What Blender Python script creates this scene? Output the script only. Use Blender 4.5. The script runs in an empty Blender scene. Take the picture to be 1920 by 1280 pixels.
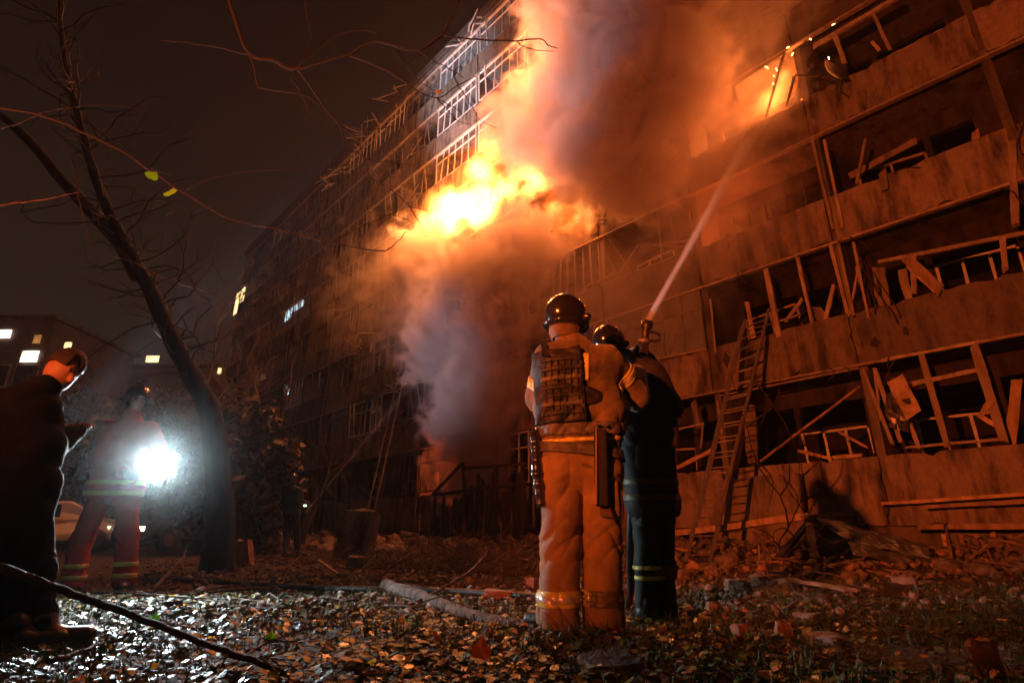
import bpy, bmesh, math, random
import numpy as np
from mathutils import Vector, Matrix, noise as mnoise
random.seed(7); rng = np.random.default_rng(7)
sc = bpy.context.scene
R = math.radians

# ------------------------------------------------------------------ camera
CAM_F, CAM_P, CAM_H = 1047.0, R(19.0), 0.52
cam_d = bpy.data.cameras.new('camera'); cam = bpy.data.objects.new('camera', cam_d)
sc.collection.objects.link(cam); sc.camera = cam
cam.location = (0, 0, CAM_H); cam.rotation_euler = (R(90) + CAM_P, 0, 0)
cam_d.sensor_width = 36.0; cam_d.lens = CAM_F / 1920 * 36.0
cam_d.clip_start = 0.05; cam_d.clip_end = 600.0

# ------------------------------------------------------------------ world
world = bpy.data.worlds.new('World'); sc.world = world; world.use_nodes = True
wn = world.node_tree; wn.nodes.clear()
wo = wn.nodes.new('ShaderNodeOutputWorld'); wb = wn.nodes.new('ShaderNodeBackground')
wtc = wn.nodes.new('ShaderNodeTexCoord'); wsp = wn.nodes.new('ShaderNodeSeparateXYZ')
wno = wn.nodes.new('ShaderNodeTexNoise'); wno.inputs['Scale'].default_value = 2.2; wno.inputs['Detail'].default_value = 3
wmr = wn.nodes.new('ShaderNodeMath'); wmr.operation = 'MULTIPLY_ADD'; wmr.inputs[1].default_value = 0.45
wramp = wn.nodes.new('ShaderNodeValToRGB')
wramp.color_ramp.elements[0].position = 0.05; wramp.color_ramp.elements[0].color = (0.034, 0.018, 0.011, 1)
wramp.color_ramp.elements[1].position = 0.95; wramp.color_ramp.elements[1].color = (0.006, 0.0035, 0.003, 1)
wn.links.new(wtc.outputs['Generated'], wsp.inputs[0]); wn.links.new(wtc.outputs['Generated'], wno.inputs['Vector'])
wn.links.new(wno.outputs['Fac'], wmr.inputs[0]); wn.links.new(wsp.outputs['Z'], wmr.inputs[2])
wn.links.new(wmr.outputs[0], wramp.inputs[0]); wn.links.new(wramp.outputs[0], wb.inputs['Color'])
wn.links.new(wb.outputs[0], wo.inputs[0]); wb.inputs['Strength'].default_value = 1.0

# ------------------------------------------------------------------ picture settings
sc.view_settings.view_transform = 'Standard'; sc.view_settings.look = 'None'
sc.view_settings.gamma = 1.0; sc.view_settings.exposure = 0.0; sc.view_settings.use_curve_mapping = False
cy = sc.cycles
cy.max_bounces = 4; cy.diffuse_bounces = 2; cy.glossy_bounces = 2; cy.transmission_bounces = 3
cy.volume_bounces = 2; cy.transparent_max_bounces = 8
cy.caustics_reflective = False; cy.caustics_refractive = False
cy.use_denoising = True; cy.sample_clamp_indirect = 4.0
cy.volume_step_rate = 1.0; cy.volume_max_steps = 96
cy.use_adaptive_sampling = True; cy.adaptive_threshold = 0.06; cy.adaptive_min_samples = 12

# ------------------------------------------------------------------ frames of reference
DIST = 12.4
U = Vector((-0.677618, 0.735414, 0)); N = Vector((0.735414, 0.677618, 0))
def F(s, z, off=0.0):                       # a point of the facade: along, up, out towards the garden
    p = N * (DIST - off) + U * s; return Vector((p.x, p.y, z))
def ray(px, py):
    a = px - 960; b = 640 - py
    return Vector((a, CAM_F * math.cos(CAM_P) - b * math.sin(CAM_P), CAM_F * math.sin(CAM_P) + b * math.cos(CAM_P)))
def W(px, py, Y):
    r = ray(px, py); t = Y / r.y; return Vector((r.x * t, Y, CAM_H + r.z * t))
def G(px, py, z=0.0):
    r = ray(px, py); t = (z - CAM_H) / r.z; return Vector((r.x * t, r.y * t, z))
def FA(px, py, off=0.0):                    # pixel -> facade (s, z)
    r = ray(px, py); t = (DIST - off) / (N.x * r.x + N.y * r.y)
    p = r * t; return (p.x * U.x + p.y * U.y, CAM_H + p.z)

# ------------------------------------------------------------------ lights
def light(name, kind, loc, energy, color, size=0.1, aim=None, cone=60, blend=0.3):
    l = bpy.data.lights.new(name, kind); o = bpy.data.objects.new(name, l); sc.collection.objects.link(o)
    o.location = loc; l.energy = energy; l.color = color
    l.shadow_soft_size = size
    if kind == 'SPOT':
        l.spot_size = R(cone); l.spot_blend = blend
    if aim is not None:
        o.rotation_euler = (Vector(aim) - Vector(loc)).to_track_quat('-Z', 'Y').to_euler()
    return o
ORANGE = (1.0, 0.20, 0.035); FLAME = (1.0, 0.24, 0.05); REDFIRE = (1.0, 0.13, 0.02)
KEY = Vector((-6.2, -5.6, 2.6))  # unseen orange spot behind the camera, set by the shadow directions
ka = R(34); kp = R(11.5)
light('orange_key_spot', 'SPOT', KEY, 11500, (1.0, .135, .018), 0.12,
      aim=KEY + Vector((math.sin(ka) * math.cos(kp), math.cos(ka) * math.cos(kp), math.sin(kp))), cone=54, blend=0.65)
FLOOD = W(305, 872, 5.3)
light('floodlight_beam', 'SPOT', FLOOD + Vector((0, -0.03, 0)), 560, (0.80, 0.95, 1.0), 0.09, aim=FLOOD + Vector((.59, -1, -.06)), cone=152, blend=.3)
light('floodlight_spill', 'POINT', FLOOD + Vector((0.12, -0.10, .14)), 5, (0.62, 0.82, 1.0), 0.05)
light('unseen_left_spot', 'SPOT', Vector((-7.5, 9.0, 1.6)), 9000, (0.92, 0.84, 0.92), 0.15, aim=F(9.5, 15.5, 2.5), cone=38, blend=1.0)  # unseen spot added at left to lighten the upper smoke
light('unseen_left_spot', 'SPOT', Vector((-7.8, 8.8, 1.6)), 46000, (0.66, 0.82, 1.0), 0.15, aim=F(17.2, 20.0), cone=17, blend=1.0)  # unseen cold spot added to whiten the wing's top floors
light('unseen_left_spot', 'SPOT', Vector((-7.0, 9.3, 1.5)), 3600, (0.95, 0.74, 0.82), 0.15, aim=F(15.5, 6.5, 1.5), cone=36, blend=1.0)  # unseen pinkish spot added to tint the lower smoke
light('fire_smoke_light', 'POINT', F(16.2, 12.4, 3.0), 1300, FLAME, 0.5)  # added below the flames to light the smoke under them
light('fire_smoke_light', 'POINT', F(16.2, 14.0, 1.4), 2300, FLAME, 0.5)
light('fire_smoke_light', 'POINT', F(12.6, 16.0, 3.8), 520, FLAME, 0.5)  # added out from the wall to light the smoke's near side
light('fire_smoke_light', 'POINT', F(9.8, 14.0, 3.6), 1000, FLAME, 0.5)  # added right of the main fire to give the smoke more light
light('fire_smoke_light', 'POINT', F(10.6, 11.2, 1.6), 1500, ORANGE, 0.4)
light('fire_smoke_light', 'POINT', F(4.1, 10.9, -0.4), 700, ORANGE, 0.3)
light('fire_smoke_light', 'POINT', F(5.4, 8.1, -0.6), 120, REDFIRE, 0.3)
light('fire_smoke_light', 'POINT', F(16.2, 2.9, -0.8), 500, REDFIRE, 0.3)

# ------------------------------------------------------------------ scene helpers
C = sc.collection
def setp(o, label=None, cat=None, group=None, kind=None):
    if label: o['label'] = label
    if cat: o['category'] = cat
    if group: o['group'] = group
    if kind: o['kind'] = kind
    return o
def link(name, data, parent=None, loc=None, rot=None):
    o = bpy.data.objects.new(name, data); C.objects.link(o)
    if parent: o.parent = parent
    if loc is not None: o.location = loc
    if rot is not None: o.rotation_euler = rot
    return o
def empty(name, label, cat, loc=(0, 0, 0), rotz=0.0, group=None):
    o = link(name, None, None, loc, (0, 0, rotz)); o.empty_display_size = 0.2
    return setp(o, label, cat, group)
def mesh_from(name, verts, faces, mats=(), smooth=False, mi=None):
    m = bpy.data.meshes.new(name)
    v = np.asarray(verts, dtype=np.float32).reshape(-1, 3)
    if isinstance(faces, np.ndarray):
        k = faces.shape[1]; nf = len(faces)
        m.vertices.add(len(v)); m.vertices.foreach_set('co', v.ravel())
        m.loops.add(nf * k); m.loops.foreach_set('vertex_index', faces.astype(np.int32).ravel())
        m.polygons.add(nf); m.polygons.foreach_set('loop_start', np.arange(nf, dtype=np.int32) * k)
        m.update(calc_edges=True); m.validate()
    else:
        m.from_pydata([tuple(x) for x in v], [], faces)
    for a in (mats if isinstance(mats, (list, tuple)) else [mats]): m.materials.append(a)
    if smooth: m.polygons.foreach_set('use_smooth', [True] * len(m.polygons))
    if mi is not None: m.polygons.foreach_set('material_index', mi)
    m.update(); return m

class MB:                                   # collects simple solids into one mesh
    def __init__(s): s.v = []; s.f = []
    def add(s, vs, fs):
        b = len(s.v); s.v += [tuple(x) for x in vs]; s.f += [tuple(i + b for i in f) for f in fs]; return s
    def box(s, c, h, M=None, taper=1.0):
        vs = [Vector((x * h[0] * (taper if z > 0 else 1), y * h[1] * (taper if z > 0 else 1), z * h[2])) for x in (-1, 1) for y in (-1, 1) for z in (-1, 1)]
        if M is not None: vs = [M @ v for v in vs]
        vs = [v + Vector(c) for v in vs]
        return s.add(vs, [(0, 1, 3, 2), (4, 6, 7, 5), (0, 4, 5, 1), (2, 3, 7, 6), (0, 2, 6, 4), (1, 5, 7, 3)])
    def bar(s, a, b, w, t, up=(0, 0, 1), jit=0.0):        # rectangular stick from a to b
        a = Vector(a); b = Vector(b); d = (b - a).normalized(); x = d.cross(Vector(up))
        if x.length < 1e-3: x = d.cross(Vector((1, 0, 0)))
        x.normalize(); y = x.cross(d)
        n = 5; vs = []
        for i in range(n):
            p = a.lerp(b, i / (n - 1))
            jx = random.uniform(-jit, jit); jy = random.uniform(-jit, jit)
            ww = w * random.uniform(1 - .25 * (jit > 0), 1)
            if jit and i in (0, n - 1): p = p + d * random.uniform(-.5, .5) * w
            for sx, sy in ((-1, -1), (1, -1), (1, 1), (-1, 1)):
                e = d * random.uniform(-1, 1) * w * .5 if (jit and i in (0, n - 1)) else Vector((0, 0, 0))
                vs.append(p + x * (sx * ww / 2 + jx) + y * (sy * t / 2 + jy) + e)
        fs = []
        for i in range(n - 1):
            for k in range(4):
                k2 = (k + 1) % 4; fs.append((i * 4 + k, i * 4 + k2, i * 4 + 4 + k2, i * 4 + 4 + k))
        fs += [(3, 2, 1, 0), tuple((n - 1) * 4 + q for q in range(4))]
        return s.add(vs, fs)
    def tube(s, pts, rad, sides=6, cap=True):
        pts = [Vector(p) for p in pts]; n = len(pts)
        if n < 2: return s
        if not hasattr(rad, '__len__'): rad = [rad] * n
        vs = []; ref = Vector((0.13, 0.21, 0.97))
        for i, p in enumerate(pts):
            d = (pts[min(i + 1, n - 1)] - pts[max(i - 1, 0)])
            if d.length < 1e-9: d = Vector((0, 0, 1))
            d.normalize(); x = d.cross(ref)
            if x.length < .05: x = d.cross(Vector((1, 0, 0)))
            x.normalize(); y = d.cross(x)
            for k in range(sides):
                a = 2 * math.pi * k / sides; vs.append(p + (x * math.cos(a) + y * math.sin(a)) * rad[i])
        fs = [(i * sides + k, i * sides + (k + 1) % sides, (i + 1) * sides + (k + 1) % sides, (i + 1) * sides + k) for i in range(n - 1) for k in range(sides)]
        if cap: fs += [tuple(reversed(range(sides))), tuple((n - 1) * sides + k for k in range(sides))]
        return s.add(vs, fs)
    def lathe(s, prof, sides=16, M=None, c=(0, 0, 0)):    # prof: (r, z) pairs around z
        vs = []
        for r_, z in prof:
            for k in range(sides):
                a = 2 * math.pi * k / sides; v = Vector((r_ * math.cos(a), r_ * math.sin(a), z))
                if M is not None: v = M @ v
                vs.append(v + Vector(c))
        n = len(prof)
        fs = [(i * sides + k, i * sides + (k + 1) % sides, (i + 1) * sides + (k + 1) % sides, (i + 1) * sides + k) for i in range(n - 1) for k in range(sides)]
        fs += [tuple(reversed(range(sides))), tuple((n - 1) * sides + k for k in range(sides))]
        return s.add(vs, fs)
    def mesh(s, name, mat, smooth=False): return mesh_from(name, s.v, s.f, mat, smooth)
    def build(s, name, mat, parent=None, smooth=False, loc=None, rot=None):
        return link(name, s.mesh(name, mat, smooth), parent, loc, rot)
def bevel(o, w=0.01, seg=2):
    m = o.modifiers.new('bevel', 'BEVEL'); m.width = w; m.segments = seg; m.limit_method = 'ANGLE'; return o
def smooth_pts(pts, k=4, jit=0.0):          # Catmull-Rom through the given points
    pts = [Vector(p) for p in pts]; P = [pts[0] * 2 - pts[1]] + pts + [pts[-1] * 2 - pts[-2]]; out = []
    for i in range(1, len(P) - 2):
        for j in range(k):
            t = j / k; a, b, c, d = P[i - 1], P[i], P[i + 1], P[i + 2]
            q = 0.5 * ((2 * b) + (c - a) * t + (2 * a - 5 * b + 4 * c - d) * t * t + (3 * b - a - 3 * c + d) * t ** 3)
            if jit: q = q + Vector((random.uniform(-jit, jit), random.uniform(-jit, jit), random.uniform(-jit, jit)))
            out.append(q)
    out.append(pts[-1]); return out

# ------------------------------------------------------------------ materials
def new_mat(name):
    m = bpy.data.materials.new(name); m.use_nodes = True; nt = m.node_tree; nt.nodes.clear()
    out = nt.nodes.new('ShaderNodeOutputMaterial'); b = nt.nodes.new('ShaderNodeBsdfPrincipled')
    nt.links.new(b.outputs[0], out.inputs[0]); return m, nt, b
def mat(name, c1, c2=None, rough=0.8, scale=4.0, bump=0.3, bscale=30.0, c3=None, rand=0.0, metal=0.0, stretch=(1, 1, 1), spec=0.5, coat=0.0, dist=0.01, sheen=0.0, detail=5):
    m, nt, b = new_mat(name); L = nt.links.new
    tc = nt.nodes.new('ShaderNodeTexCoord'); mp = nt.nodes.new('ShaderNodeMapping'); mp.inputs['Scale'].default_value = stretch
    oi = nt.nodes.new('ShaderNodeObjectInfo'); va = nt.nodes.new('ShaderNodeVectorMath'); va.operation = 'MULTIPLY_ADD'
    L(oi.outputs['Random'], va.inputs[0]); va.inputs[1].default_value = (37.1, 23.7, 51.3)
    L(tc.outputs['Object'], va.inputs[2]); L(va.outputs[0], mp.inputs['Vector'])
    n1 = nt.nodes.new('ShaderNodeTexNoise'); n1.inputs['Scale'].default_value = scale; n1.inputs['Detail'].default_value = detail; n1.inputs['Roughness'].default_value = 0.6
    L(mp.outputs[0], n1.inputs['Vector'])
    cr = nt.nodes.new('ShaderNodeValToRGB'); e = cr.color_ramp.elements
    e[0].position = 0.32; e[0].color = (*c1, 1); e[1].position = 0.68; e[1].color = (*(c2 or c1), 1)
    if c3: q = e.new(0.5); q.color = (*c3, 1)
    L(n1.outputs['Fac'], cr.inputs[0]); col = cr.outputs[0]
    if rand:
        h = nt.nodes.new('ShaderNodeHueSaturation'); mr = nt.nodes.new('ShaderNodeMapRange')
        mr.inputs['To Min'].default_value = 1 - rand; mr.inputs['To Max'].default_value = 1 + rand
        L(oi.outputs['Random'], mr.inputs[0]); L(mr.outputs[0], h.inputs['Value']); L(col, h.inputs['Color']); col = h.outputs[0]
    L(col, b.inputs['Base Color'])
    n2 = nt.nodes.new('ShaderNodeTexNoise'); n2.inputs['Scale'].default_value = bscale; n2.inputs['Detail'].default_value = 4; L(mp.outputs[0], n2.inputs['Vector'])
    if bump:
        bp = nt.nodes.new('ShaderNodeBump'); bp.inputs['Strength'].default_value = bump; bp.inputs['Distance'].default_value = dist
        L(n2.outputs['Fac'], bp.inputs['Height']); L(bp.outputs[0], b.inputs['Normal'])
    mr = nt.nodes.new('ShaderNodeMapRange'); mr.inputs['To Min'].default_value = max(0.02, rough - .12); mr.inputs['To Max'].default_value = min(1, rough + .12)
    L(n1.outputs['Fac'], mr.inputs[0]); L(mr.outputs[0], b.inputs['Roughness'])
    b.inputs['Metallic'].default_value = metal; b.inputs['Specular IOR Level'].default_value = spec
    b.inputs['Coat Weight'].default_value = coat
    if sheen: b.inputs['Sheen Weight'].default_value = sheen
    return m
def emis(name, col, strength, var=0.0, scale=3.0):
    m, nt, b = new_mat(name); b.inputs['Base Color'].default_value = (*[c * .5 for c in col], 1)
    b.inputs['Emission Color'].default_value = (*col, 1); b.inputs['Emission Strength'].default_value = strength
    if var:
        tc = nt.nodes.new('ShaderNodeTexCoord'); n = nt.nodes.new('ShaderNodeTexNoise'); n.inputs['Scale'].default_value = scale
        mr = nt.nodes.new('ShaderNodeMapRange'); mr.inputs['From Min'].default_value = .35; mr.inputs['From Max'].default_value = .65
        mr.inputs['To Min'].default_value = strength * (1 - var); mr.inputs['To Max'].default_value = strength * (1 + var)
        nt.links.new(tc.outputs['Object'], n.inputs['Vector']); nt.links.new(n.outputs['Fac'], mr.inputs[0]); nt.links.new(mr.outputs[0], b.inputs['Emission Strength'])
    return m

def concrete_mat(name, base, dark, soot=0.5):
    m, nt, b = new_mat(name); L = nt.links.new
    tc = nt.nodes.new('ShaderNodeTexCoord'); oi = nt.nodes.new('ShaderNodeObjectInfo')
    va = nt.nodes.new('ShaderNodeVectorMath'); va.operation = 'MULTIPLY_ADD'; va.inputs[1].default_value = (17.3, 41.1, 29.7)
    L(oi.outputs['Random'], va.inputs[0]); L(tc.outputs['Object'], va.inputs[2])
    def noise(sc_, det, st=(1, 1, 1), ro=.6):
        mp = nt.nodes.new('ShaderNodeMapping'); mp.inputs['Scale'].default_value = st; L(va.outputs[0], mp.inputs[0])
        n = nt.nodes.new('ShaderNodeTexNoise'); n.inputs['Scale'].default_value = sc_; n.inputs['Detail'].default_value = det; n.inputs['Roughness'].default_value = ro
        L(mp.outputs[0], n.inputs['Vector']); return n.outputs['Fac']
    def rng_(x, a, b_, lo=0, hi=1):
        r = nt.nodes.new('ShaderNodeMapRange'); r.inputs['From Min'].default_value = a; r.inputs['From Max'].default_value = b_
        r.inputs['To Min'].default_value = lo; r.inputs['To Max'].default_value = hi; L(x, r.inputs[0]); return r.outputs[0]
    def mix(f, a, b_):
        x = nt.nodes.new('ShaderNodeMix'); x.data_type = 'RGBA'
        if hasattr(f, 'links'): L(f, x.inputs[0])
        else: x.inputs[0].default_value = f
        for v, k in ((a, 6), (b_, 7)):
            if hasattr(v, 'links'): L(v, x.inputs[k])
            else: x.inputs[k].default_value = (*v, 1)
        return x.outputs[2]
    c = mix(rng_(noise(7, 6), .35, .65), tuple(.78 * q for q in base), base)
    c = mix(rng_(noise(60, 3), .55, .75, 0, .45), c, tuple(.45 * q for q in base))          # aggregate
    c = mix(rng_(noise(1.6, 4, (1.6, 1, .35)), .48, .66, 0, soot), c, dark)                  # soot and run marks
    c = mix(rng_(noise(1.7, 7, (2.2, 1, .5), .75), .5, .66, 0, soot * .7), c, tuple(.6 * q for q in dark))
    c = mix(rng_(noise(22, 5, (1, 1, 1), .7), .52, .7, 0, .5), c, tuple(.5 * q for q in base))
    hs = nt.nodes.new('ShaderNodeHueSaturation'); L(c, hs.inputs['Color'])
    r2 = nt.nodes.new('ShaderNodeMapRange'); r2.inputs['To Min'].default_value = .6; r2.inputs['To Max'].default_value = 1.12; L(oi.outputs['Random'], r2.inputs[0]); L(r2.outputs[0], hs.inputs['Value']); c = hs.outputs[0]
    L(c, b.inputs['Base Color']); b.inputs['Roughness'].default_value = .92; b.inputs['Specular IOR Level'].default_value = .25
    bp = nt.nodes.new('ShaderNodeBump'); bp.inputs['Strength'].default_value = .6; bp.inputs['Distance'].default_value = .02
    ad = nt.nodes.new('ShaderNodeMath'); ad.operation = 'MULTIPLY_ADD'; ad.inputs[1].default_value = .5
    L(noise(55, 3), ad.inputs[0]); L(noise(6, 5), ad.inputs[2]); L(ad.outputs[0], bp.inputs['Height']); L(bp.outputs[0], b.inputs['Normal'])
    return m
M = {}
M['panel'] = concrete_mat('concrete_panel', (.30, .245, .20), (.04, .034, .03), 1.0)
M['panel_dark'] = concrete_mat('sooty_concrete', (.17, .145, .13), (.04, .035, .032), .8)
M['slab'] = concrete_mat('slab_concrete', (.19, .165, .15), (.04, .035, .03), .8)
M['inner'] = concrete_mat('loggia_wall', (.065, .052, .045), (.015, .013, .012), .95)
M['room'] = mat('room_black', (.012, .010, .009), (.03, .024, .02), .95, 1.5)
M['frame'] = mat('weathered_frame_wood', (.20, .15, .115), (.42, .35, .28), .75, 8, .4, 40, rand=.25, stretch=(1, 1, .3))
M['frame_far'] = mat('dimmed_frame_wood', (.07, .06, .052), (.20, .175, .155), .8, 8, .4, 40, rand=.3, stretch=(1, 1, .3))  # darker copy of the frame wood; the far wing's dimness is painted in
M['frame_pale'] = mat('white_painted_frame', (.45, .44, .42), (.72, .72, .70), .6, 6, .2, 40, rand=.2)
M['char'] = mat('charred_wood', (.010, .009, .008), (.045, .035, .028), .8, 10, .7, 45, stretch=(1, 1, .3))
M['wood'] = mat('broken_timber', (.22, .14, .085), (.50, .37, .25), .8, 6, .5, 50, rand=.3, stretch=(1, 1, .25))
M['metal'] = mat('dented_sheet_metal', (.10, .10, .10), (.24, .23, .22), .42, 5, .3, 12, metal=.8)
M['black_metal'] = mat('black_metal', (.015, .015, .016), (.03, .03, .03), .35, 8, .1, 60, metal=.5)
M['ladder'] = mat('ladder_metal', (.16, .14, .13), (.28, .26, .24), .45, 12, .2, 60, metal=.4)
M['bark'] = mat('dark_bark', (.008, .007, .006), (.03, .024, .020), .9, 9, 1.0, 28, stretch=(1, 1, .28), dist=.03)
M['twig'] = mat('twig_bark', (.05, .038, .030), (.13, .10, .08), .75, 20, .4, 60)
M['log'] = mat('log_bark', (.035, .026, .022), (.20, .155, .13), .9, 11, 1.0, 34, dist=.03, detail=9)
M['brick'] = mat('broken_brick', (.28, .13, .08), (.48, .30, .20), .95, 14, .9, 40, dist=.012)
M['rubble'] = mat('concrete_rubble', (.13, .10, .08), (.33, .27, .22), .95, 12, .9, 30, rand=.3, dist=.02)
M['soil'] = mat('trodden_soil', (.028, .020, .015), (.085, .062, .045), .95, 3.0, 1.0, 26, dist=.04)

# ================================================================== GROUND
def gz(x, y):
    v = 0.05 * mnoise.noise(Vector((x * .5, y * .5, 0))) + 0.022 * mnoise.noise(Vector((x * 2.1, y * 2.1, 3)))
    d = DIST - (x * N.x + y * N.y)
    heap = max(0.0, 1 - abs(d - 1.5) / 2.2) * 0.42 * (0.6 + mnoise.noise(Vector((x * .9, y * .9, 9)))) if -4 < x * U.x + y * U.y < 30 else 0.0
    return v + max(0.0, heap)
def ground_mesh():
    xs = np.concatenate([np.linspace(-160, -12, 18)[:-1], np.arange(-12, 12.01, .14), np.linspace(12, 120, 14)[1:]])
    ys = np.concatenate([np.linspace(-60, -2, 8)[:-1], np.arange(-2, 22, .14), np.linspace(22, 260, 20)])
    vs = []
    for y in ys:
        for x in xs:
            near = abs(x) <= 14 and -3 < y < 25
            vs.append((x, y, gz(x, y) if near else 0.0))
    nx = len(xs); j, i = np.meshgrid(np.arange(len(ys) - 1), np.arange(nx - 1), indexing='ij')
    a = (j * nx + i).ravel(); f = np.stack([a, a + 1, a + nx + 1, a + nx], 1)
    return mesh_from('ground', vs, f, M['soil'], True)
setp(link('ground', ground_mesh()), 'dark trodden earth lawn in front of the burning block', kind='structure')

# ================================================================== APARTMENT BUILDING
BAY, ST = 3.15, 2.75
def zb(k): return 1.00 if k == 0 else 3.75 + ST * (k - 1)      # underside of a storey's parapet panel
def zt(k): return 1.92 if k == 0 else zb(k) + 1.08
I0, I1, NK = -3, 15, 8
ZR = zb(7) + ST + .15
bld = empty('apartment_building', 'long prefabricated concrete apartment block, burning, with smashed loggias', 'building', F(0, 0), math.atan2(U.y, U.x))
def bbox(name, s0, s1, y0, y1, z0, z1, m, parent=bld, bev=0.0):
    o = MB().box((0, 0, 0), ((s1 - s0) / 2, (y1 - y0) / 2, (z1 - z0) / 2)).build(name, m, parent, loc=((s0 + s1) / 2, (y0 + y1) / 2, (z0 + z1) / 2))
    if bev: bevel(o, bev)
    return o
# four weathered variants of the parapet panel, shared by all storeys
def panel_mesh(seed, w=BAY - .10, h=1.08, t=.09, mt='panel'):
    r = random.Random(seed); nx, nz = 24, 9; vs = []; fs = []
    for side in (0, 1):
        for j in range(nz + 1):
            for i in range(nx + 1):
                x = -w / 2 + w * i / nx; z = -h / 2 + h * j / nz
                edge = (j in (0, nz)) or (i in (0, nx))
                if edge:
                    c = mnoise.noise(Vector((x * 5, z * 5, seed * 7.1))); c = max(0, c - .12) * .16
                    x -= math.copysign(c, x) if i in (0, nx) else 0
                    z -= math.copysign(c, z) if j in (0, nz) else 0
                y = (0.0 if side == 0 else -t) + (0.006 * mnoise.noise(Vector((x * 3, z * 3, seed))) if side == 0 else 0)
                if side == 0 and not edge and (i, j) in ((8, 4), (9, 4), (16, 4)) and seed % 2: y -= .02
                vs.append((x, y, z))
    n = (nx + 1) * (nz + 1)
    for j in range(nz):
        for i in range(nx):
            a = j * (nx + 1) + i
            fs.append((a + 1, a, a + nx + 1, a + nx + 2)); fs.append((n + a, n + a + 1, n + a + nx + 2, n + a + nx + 1))
    ring = [i for i in range(nx + 1)] + [j * (nx + 1) + nx for j in range(1, nz + 1)] + [nz * (nx + 1) + i for i in range(nx - 1, -1, -1)] + [j * (nx + 1) for j in range(nz - 1, 0, -1)]
    for q in range(len(ring)):
        a, b = ring[q], ring[(q + 1) % len(ring)]; fs.append((a, b, n + b, n + a))
    return mesh_from('balcony_panel', vs, fs, M[mt])
PMD = [panel_mesh(s, mt='panel_dark') for s in (11, 12)]
PM = [panel_mesh(s) for s in (1, 2, 3, 4)]
PM0 = [panel_mesh(s, h=1.26) for s in (5, 6)]
burnt = {(4, 4), (5, 4), (4, 5), (3, 3), (3, 4), (1, 3), (2, 3), (2, 2), (1, 4), (0, 4), (2, 4), (3, 2), (4, 3)}
for k in range(NK):
    for i in range(I0, I1):
        if k == 0:
            o = link('balcony_panel', random.choice(PM0), bld, ((i + .5) * BAY, 0, 1.29))
        else:
            o = link('balcony_panel', random.choice(PMD if (i, k) in burnt or random.random() < .12 else PM), bld, ((i + .5) * BAY, random.uniform(-.015, .015), zb(k) + .54))
        o.rotation_euler = (0, random.gauss(0, .004), 0)
        if random.random() < .12 and i > 1: o.rotation_euler = (R(random.uniform(-3, 5)), R(random.uniform(-1.5, 1.5)), 0)
S0, S1 = I0 * BAY, I1 * BAY
bbox('plinth', S0, S1, -.5, -.20, -.3, .66, M['panel_dark'])
for k in range(NK + 1):                                                # slabs
    z = (zb(k) + .02 if k else .66)
    bbox('floor_slab', S0, S1, -5.0, -.10, z, z + .18, M['slab'])
    if k:                                                              # pipe and drip rail under the panels
        bbox('slab_lip', S0, S1, -.095, .03, z - .075, z - .025, M['frame'])
dm = {}
for k in range(NK):                                                    # party fins between the loggias
    z0 = (.84 if k == 0 else zb(k) + .20); z1 = (zb(k + 1) + .02)
    for i in range(I0, I1 + 1):
        key = round(z1 - z0, 3)
        if key not in dm: dm[key] = MB().box((0, 0, 0), (.075, .60, (z1 - z0) / 2 - .002)).mesh('loggia_divider', M['slab'])
        link('loggia_divider', dm[key], bld, (i * BAY, -.72 + .012 * (i % 2), (z0 + z1) / 2))
# inner loggia wall, with a window and a balcony door open to black rooms
def inner_mesh(h, flip):
    b = MB(); w = BAY - .15; t = .08
    x0 = -w / 2; segs = [(x0, x0 + .42, 0, h), (x0 + .42, x0 + 1.18, h - .45, h), (x0 + 1.18, x0 + 1.3, 0, h), (x0 + 1.3, x0 + 2.65, 0, .85), (x0 + 1.3, x0 + 2.65, h - .45, h), (x0 + 2.65, x0 + w, 0, h)]
    for a, c, z0, z1 in segs:
        if flip: a, c = -c, -a
        b.box(((a + c) / 2, 0, (z0 + z1) / 2 - h / 2), ((c - a) / 2, t, (z1 - z0) / 2))
    return b.mesh('inner_wall', M['inner'])
IM = {}
def wood_frame(w, h, cols, rows, mt, name, bw=.06):
    b = MB()
    for c in range(cols + 1): b.bar((-w / 2 + w * c / cols, 0, -h / 2), (-w / 2 + w * c / cols, 0, h / 2), bw, bw * .9, up=(0, 1, 0), jit=.003)
    for r in range(rows + 1): b.bar((-w / 2, 0.002, -h / 2 + h * r / rows), (w / 2, 0.002, -h / 2 + h * r / rows), bw * .9, bw, up=(0, 1, 0), jit=.003)
    return b.mesh(name, mt)
FI = [wood_frame(1.3, 1.0, 2, 1, M['frame'], 'room_window'), wood_frame(1.3, 1.0, 3, 1, M['frame_pale'], 'room_window')]
for k in range(NK):
    z0 = (.84 if k == 0 else zb(k) + .20); z1 = zb(k + 1) + .02; h = z1 - z0 - .004
    for i in range(I0, I1):
        key = (round(h, 2), (i + k) % 2)
        if key not in IM: IM[key] = inner_mesh(h, key[1])
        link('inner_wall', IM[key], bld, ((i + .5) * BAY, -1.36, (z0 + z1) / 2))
        if i < 9 and random.random() < .7:
            sgn = -1 if key[1] else 1
            link('room_window', random.choice(FI), bld, ((i + .5) * BAY + sgn * (.475), -1.33, z0 + 1.36), (0, R(random.gauss(0, 2.5)), R(random.choice((0, 0, 0, 12)))))
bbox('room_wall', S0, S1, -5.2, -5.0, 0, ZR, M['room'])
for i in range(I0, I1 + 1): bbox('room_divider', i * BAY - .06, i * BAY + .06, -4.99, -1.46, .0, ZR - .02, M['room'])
bbox('roof_slab', S0 - .1, S1 + .2, -6, .10, ZR, ZR + .22, M['slab'])
bbox('roof_parapet', S0 - .1, S1 + .2, -.12, .12, ZR + .222, ZR + .62, M['panel_dark'])
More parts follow.
